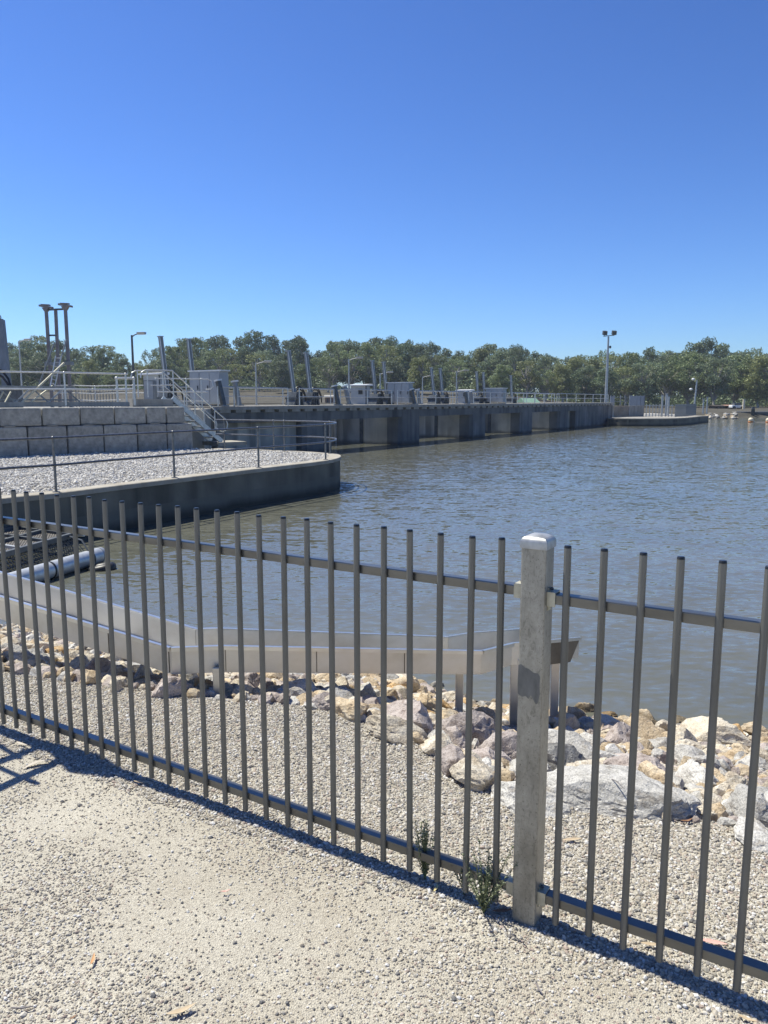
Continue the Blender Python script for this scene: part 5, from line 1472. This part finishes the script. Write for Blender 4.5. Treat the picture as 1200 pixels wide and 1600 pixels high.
q = Wz(755, 1428, .0); weed(Vector((q.x, q.y, ground_z(q.x, q.y))), .19, 30, .11, 'bushier grey green weed sprawling beside the fence post', 9)
q = Wz(725, 1398, .0); weed(Vector((q.x, q.y, ground_z(q.x, q.y))), .11, 10, .06, 'smallest wispy weed between the two larger weeds', 12)

# made-up bars and plate just outside the left edge, shaped to shadow the path
gf = thing('shadow_caster', 'unseen made-up bars and plate left of view, casting a shadow on the path', 'shadow caster', (-2.75, 3.85, 0))
def shadow_src(u, v, z):
    p = Wz(u, v, 0); k = z / math.tan(SUN_EL); return Vector((p.x, p.y, 0)) + Vector((SUN_H.x, SUN_H.y, 0)).normalized() * k + Vector((0, 0, z))
for (a, za), (b, zb) in ((((-40, 1255), 1.25), ((95, 1185), 1.15)), (((-50, 1212), 1.45), ((60, 1163), 1.4))):
    m = MB(); m.tube([shadow_src(*a, za), shadow_src(*b, zb)], .028, 8); m.build('rail', M['pipe_dark'], gf)  # unseen bar added to cast a long shadow
for (a, za), (b, zb) in ((((-12, 1155), 1.6), ((30, 1183), 1.2)), (((0, 1200), 1.5), ((58, 1226), 1.1)), (((-70, 1190), 1.5), ((-20, 1255), 1.1))):
    m = MB(); m.tube([shadow_src(*a, za), shadow_src(*b, zb)], .015, 8); m.build('picket', M['pipe_dark'], gf)  # unseen thin bar added for the crossing shadows
m = MB(); q_ = [shadow_src(u_, v_, 1.95) for u_, v_ in ((62, 1150), (150, 1172), (205, 1206), (170, 1214), (105, 1205), (80, 1178))]
m.add(q_ + [p_ + Vector((0, 0, .02)) for p_ in q_], [(5, 4, 3, 2, 1, 0), (6, 7, 8, 9, 10, 11)] + [(i, (i + 1) % 6, 6 + (i + 1) % 6, 6 + i) for i in range(6)]); m.build('shadow_plate', M['pipe_dark'], gf)  # unseen plate added to cast the broad shadow patch

# ------------------------------------------------------------------ gum trees on the far bank
def tree_protos():
    out = []
    specs = [('olive', 0, 'rounded'), ('olive', 1, 'spreading'), ('grey green', 2, 'rounded'), ('grey green', 3, 'tall'), ('dark green', 4, 'rounded'),
             ('dark green', 5, 'tall'), ('yellow green', 6, 'rounded'), ('yellow green', 7, 'open'), ('olive', 8, 'open'), ('grey green', 9, 'spreading')]
    for colr, seed, form in specs:
        r = np.random.default_rng(100 + seed); pr = random.Random(seed)
        # unit tree: height 1 ; crown from lo to 1
        wd = {'rounded': .32, 'spreading': .42, 'tall': .25, 'open': .36}[form]; lo = {'rounded': .22, 'spreading': .35, 'tall': .2, 'open': .42}[form]
        tk = MB(); trunk = [Vector((0, 0, -.06))]
        for i in range(1, 6): trunk.append(Vector((pr.gauss(0, .018) * i, pr.gauss(0, .018) * i, .13 * i)))
        tk.tube(trunk, [.024, .020, .017, .014, .011, .006], 6)
        ncl = {'open': 30, 'tall': 38}.get(form, 48)
        cl = []
        for i in range(ncl):
            z = lo + (1 - lo) * (i + .5) / ncl * .98 + pr.gauss(0, .03); f_ = (z - lo) / (1 - lo)
            prof = wd * (math.sin(math.pi * min(1, max(.08, f_ * .80 + .14))) ** .7)
            a = i * 2.4 + pr.uniform(-.5, .5); d = prof * pr.uniform(.25, 1.0)
            c = Vector((math.cos(a) * d, math.sin(a) * d, min(z, .95)))
            rad = pr.uniform(.04, .105) * (1.05 if form != 'open' else .85) * (1.1 - .35 * f_)
            cl.append((c, rad))
            k = min(4, max(1, int(z / .13) - 2)); b = trunk[k]
            tk.tube([b, b.lerp(c, .5) + Vector((0, 0, -.02)), c], [.008, .005, .002], 5, cap=False)
        P_ = []
        for c, rad in cl:
            n_ = int(330 * (rad / .09) ** 2)
            d = r.normal(size=(n_, 3)); d /= np.linalg.norm(d, axis=1)[:, None]
            rr = rad * r.uniform(.55, 1.08, n_) ** .6
            lump = 1 + .25 * np.sin(d[:, 0] * 5 + c.x * 40) * np.sin(d[:, 1] * 5 + c.y * 40)
            P_.append(np.array(c) + d * (rr * lump)[:, None] * np.array((1.05, 1.05, pr.choice((.7, .9, 1.25)))))
        P_ = np.concatenate(P_); n_ = len(P_)
        nn = r.normal(size=(n_, 3)); nn[:, 2] = np.abs(nn[:, 2]) * .9; nn /= np.linalg.norm(nn, axis=1)[:, None]
        t1 = np.cross(nn, r.normal(size=(n_, 3))); t1 /= np.linalg.norm(t1, axis=1)[:, None]; t2 = np.cross(nn, t1)
        sz = r.uniform(.008, .018, n_)[:, None]
        V = np.stack([P_ - t1 * sz, P_ - t2 * sz * .55, P_ + t1 * sz, P_ + t2 * sz * .55], 1).reshape(-1, 3)
        me = bpy.data.meshes.new('crown'); me.vertices.add(n_ * 4); me.vertices.foreach_set('co', V.astype(np.float32).ravel())
        me.loops.add(n_ * 4); me.loops.foreach_set('vertex_index', np.arange(n_ * 4, dtype=np.int32))
        me.polygons.add(n_); me.polygons.foreach_set('loop_start', np.arange(0, n_ * 4, 4, dtype=np.int32))
        me.update(calc_edges=True); me.materials.append(LEAF[colr])
        out.append((colr, form, me, tk.mesh('trunk', M['bark'])))
    return out
PROTO = tree_protos()
SKY = ([-120, 0, 40, 75, 115, 160, 200, 222, 245, 270, 300, 345, 372, 400, 425, 450, 480, 500, 512, 540, 572, 610, 650, 690, 730, 765, 792, 815, 850, 880, 915, 945, 1000, 1040, 1062, 1085, 1115, 1142, 1165, 1200, 1330],
       [540, 540, 530, 526, 544, 537, 548, 560, 546, 530, 526, 521, 528, 515, 524, 530, 525, 541, 530, 526, 531, 527, 536, 542, 549, 536, 546, 537, 552, 556, 553, 547, 550, 547, 552, 541, 538, 551, 544, 547, 548])
MARKS = [(14, 'the left-edge hoist column'), (36, 'the far left street lamp'), (90, 'the tall gantry'), (160, 'the picket screen'), (211, 'the dark platform lamp'), (258, 'the stair handrails'), (300, 'the largest cabinet'),
         (350, 'the first leaning stub'), (402, 'the first pale lamp'), (470, 'the first hoist pair'), (520, 'the second leaning stub'), (548, 'the dark-windowed hut'), (592, 'the second hoist pair'), (625, 'the middle cabinet'),
         (682, 'the slim hoist pair'), (714, 'the small distant hut'), (750, 'the far hoist pair'), (775, 'the far cabinet'), (799, 'the single thin hoist column'), (832, 'the green-roofed building'), (880, 'the fourth pier'), (947, 'the floodlight mast'), (995, 'the grey screens'),
         (1037, 'the pale quay posts'), (1084, 'the two-lamp pole'), (1125, 'the low dark sheds'), (1162, 'the timber post'), (1190, 'the river wall')]
tree_lbl = {}
def tree(u, t, v_top, row, k=None, wf=1.0):
    k = rnd.randrange(len(PROTO)) if k is None else k
    colr, form, cme, tme = PROTO[k]
    x = (u - 600) / 1200 * t; y = t / CP - .2; z0 = far_z(x, y) - .1
    H = zof(v_top, t) - z0
    mk = min(MARKS, key=lambda q: abs(q[0] - u)); rel = 'behind' if abs(mk[0] - u) < 9 else ('left of' if u < mk[0] else 'right of')
    label = f'{form} {colr} gum in the {row} row, {rel} {mk[1]}'
    o = thing('gum_tree', label, 'tree', (x, y, z0), 'gum trees on the far bank')
    tree_lbl.setdefault(label, []).append(o)
    wdt = H * wf * rnd.uniform(.85, 1.12); rz = rnd.uniform(0, 6.28)
    for nm, me in (('crown', cme), ('trunk', tme)):
        c = bpy.data.objects.new(nm, me); C.objects.link(c); c.parent = o; c.scale = (wdt, wdt, H); c.rotation_euler = (0, 0, rz)
def sky_v(u): return float(np.interp(u, *SKY))
u = -90
while u < 1300:     # skyline row
    tree(u, rnd.uniform(196, 212), sky_v(u) + rnd.gauss(2, 4), 'skyline', rnd.choice((0, 2, 3, 4, 5, 7, 8, 8, 3, 7, 9))); u += rnd.uniform(17, 28)
u = -80
while u < 1290:     # middle row
    tree(u, rnd.uniform(172, 186), 626 - (626 - sky_v(u)) * rnd.uniform(.72, .97), 'middle', wf=1.15); u += rnd.uniform(20, 33)
u = -70
while u < 1290:     # front row
    lowf = rnd.uniform(.55, .8) if u < 980 else rnd.uniform(.75, 1.0)
    tree(u, rnd.uniform(150, 164), 626 - (626 - sky_v(u)) * lowf, 'front', wf=1.3); u += rnd.uniform(24, 42)
settle(tree_lbl)
# low growth closing the gaps below the crowns
r = np.random.default_rng(77)
n_ = 90000
ux = r.uniform(-120, 1330, n_); tt = r.uniform(168, 222, n_); xx = (ux - 600) / 1200 * tt
hz = np.abs(np.minimum(np.abs(r.normal(0, 2.8, n_)), 6)) * (.6 + .6 * np.sin(xx * .21) * np.sin(xx * .057 + 2)) 
P_ = np.stack([xx, tt, np.array([far_z(a, b) for a, b in zip(xx, tt)]) + hz], 1)
nn = r.normal(size=(n_, 3)); nn[:, 2] = abs(nn[:, 2]); nn /= np.linalg.norm(nn, axis=1)[:, None]
t1 = np.cross(nn, r.normal(size=(n_, 3))); t1 /= np.linalg.norm(t1, axis=1)[:, None]; t2 = np.cross(nn, t1); sz = r.uniform(.15, .42, n_)[:, None]
V = np.stack([P_ - t1 * sz, P_ - t2 * sz * .6, P_ + t1 * sz, P_ + t2 * sz * .6], 1).reshape(-1, 3)
me = bpy.data.meshes.new('undergrowth'); me.vertices.add(n_ * 4); me.vertices.foreach_set('co', V.astype(np.float32).ravel())
me.loops.add(n_ * 4); me.loops.foreach_set('vertex_index', np.arange(n_ * 4, dtype=np.int32)); me.polygons.add(n_); me.polygons.foreach_set('loop_start', np.arange(0, n_ * 4, 4, dtype=np.int32))
me.update(calc_edges=True); me.materials.append(LEAF['dark green'])
o = bpy.data.objects.new('undergrowth', me); C.objects.link(o); tag(o, 'dark shrubs and saplings growing under the far gum trees', 'undergrowth', kind='stuff')

# ------------------------------------------------------------------ summer haze in the air
m = MB(); m.hexa([(-1000, -120, -4), (1000, -120, -4), (1000, 1620, -4), (-1000, 1620, -4), (-1000, -120, 40), (1000, -120, 40), (1000, 1620, 40), (-1000, 1620, 40)])
hz_m = bpy.data.materials.new('haze_air'); hz_m.use_nodes = True
hn, hl = hz_m.node_tree.nodes, hz_m.node_tree.links
hn.remove(hn['Principled BSDF'])
pv = hn.new('ShaderNodeVolumePrincipled'); pv.inputs['Color'].default_value = (.80, .88, 1, 1); pv.inputs['Density'].default_value = .0003; pv.inputs['Anisotropy'].default_value = .2
hl.new(pv.outputs[0], hn['Material Output'].inputs['Volume'])
tag(m.build('haze', hz_m), kind='stuff')
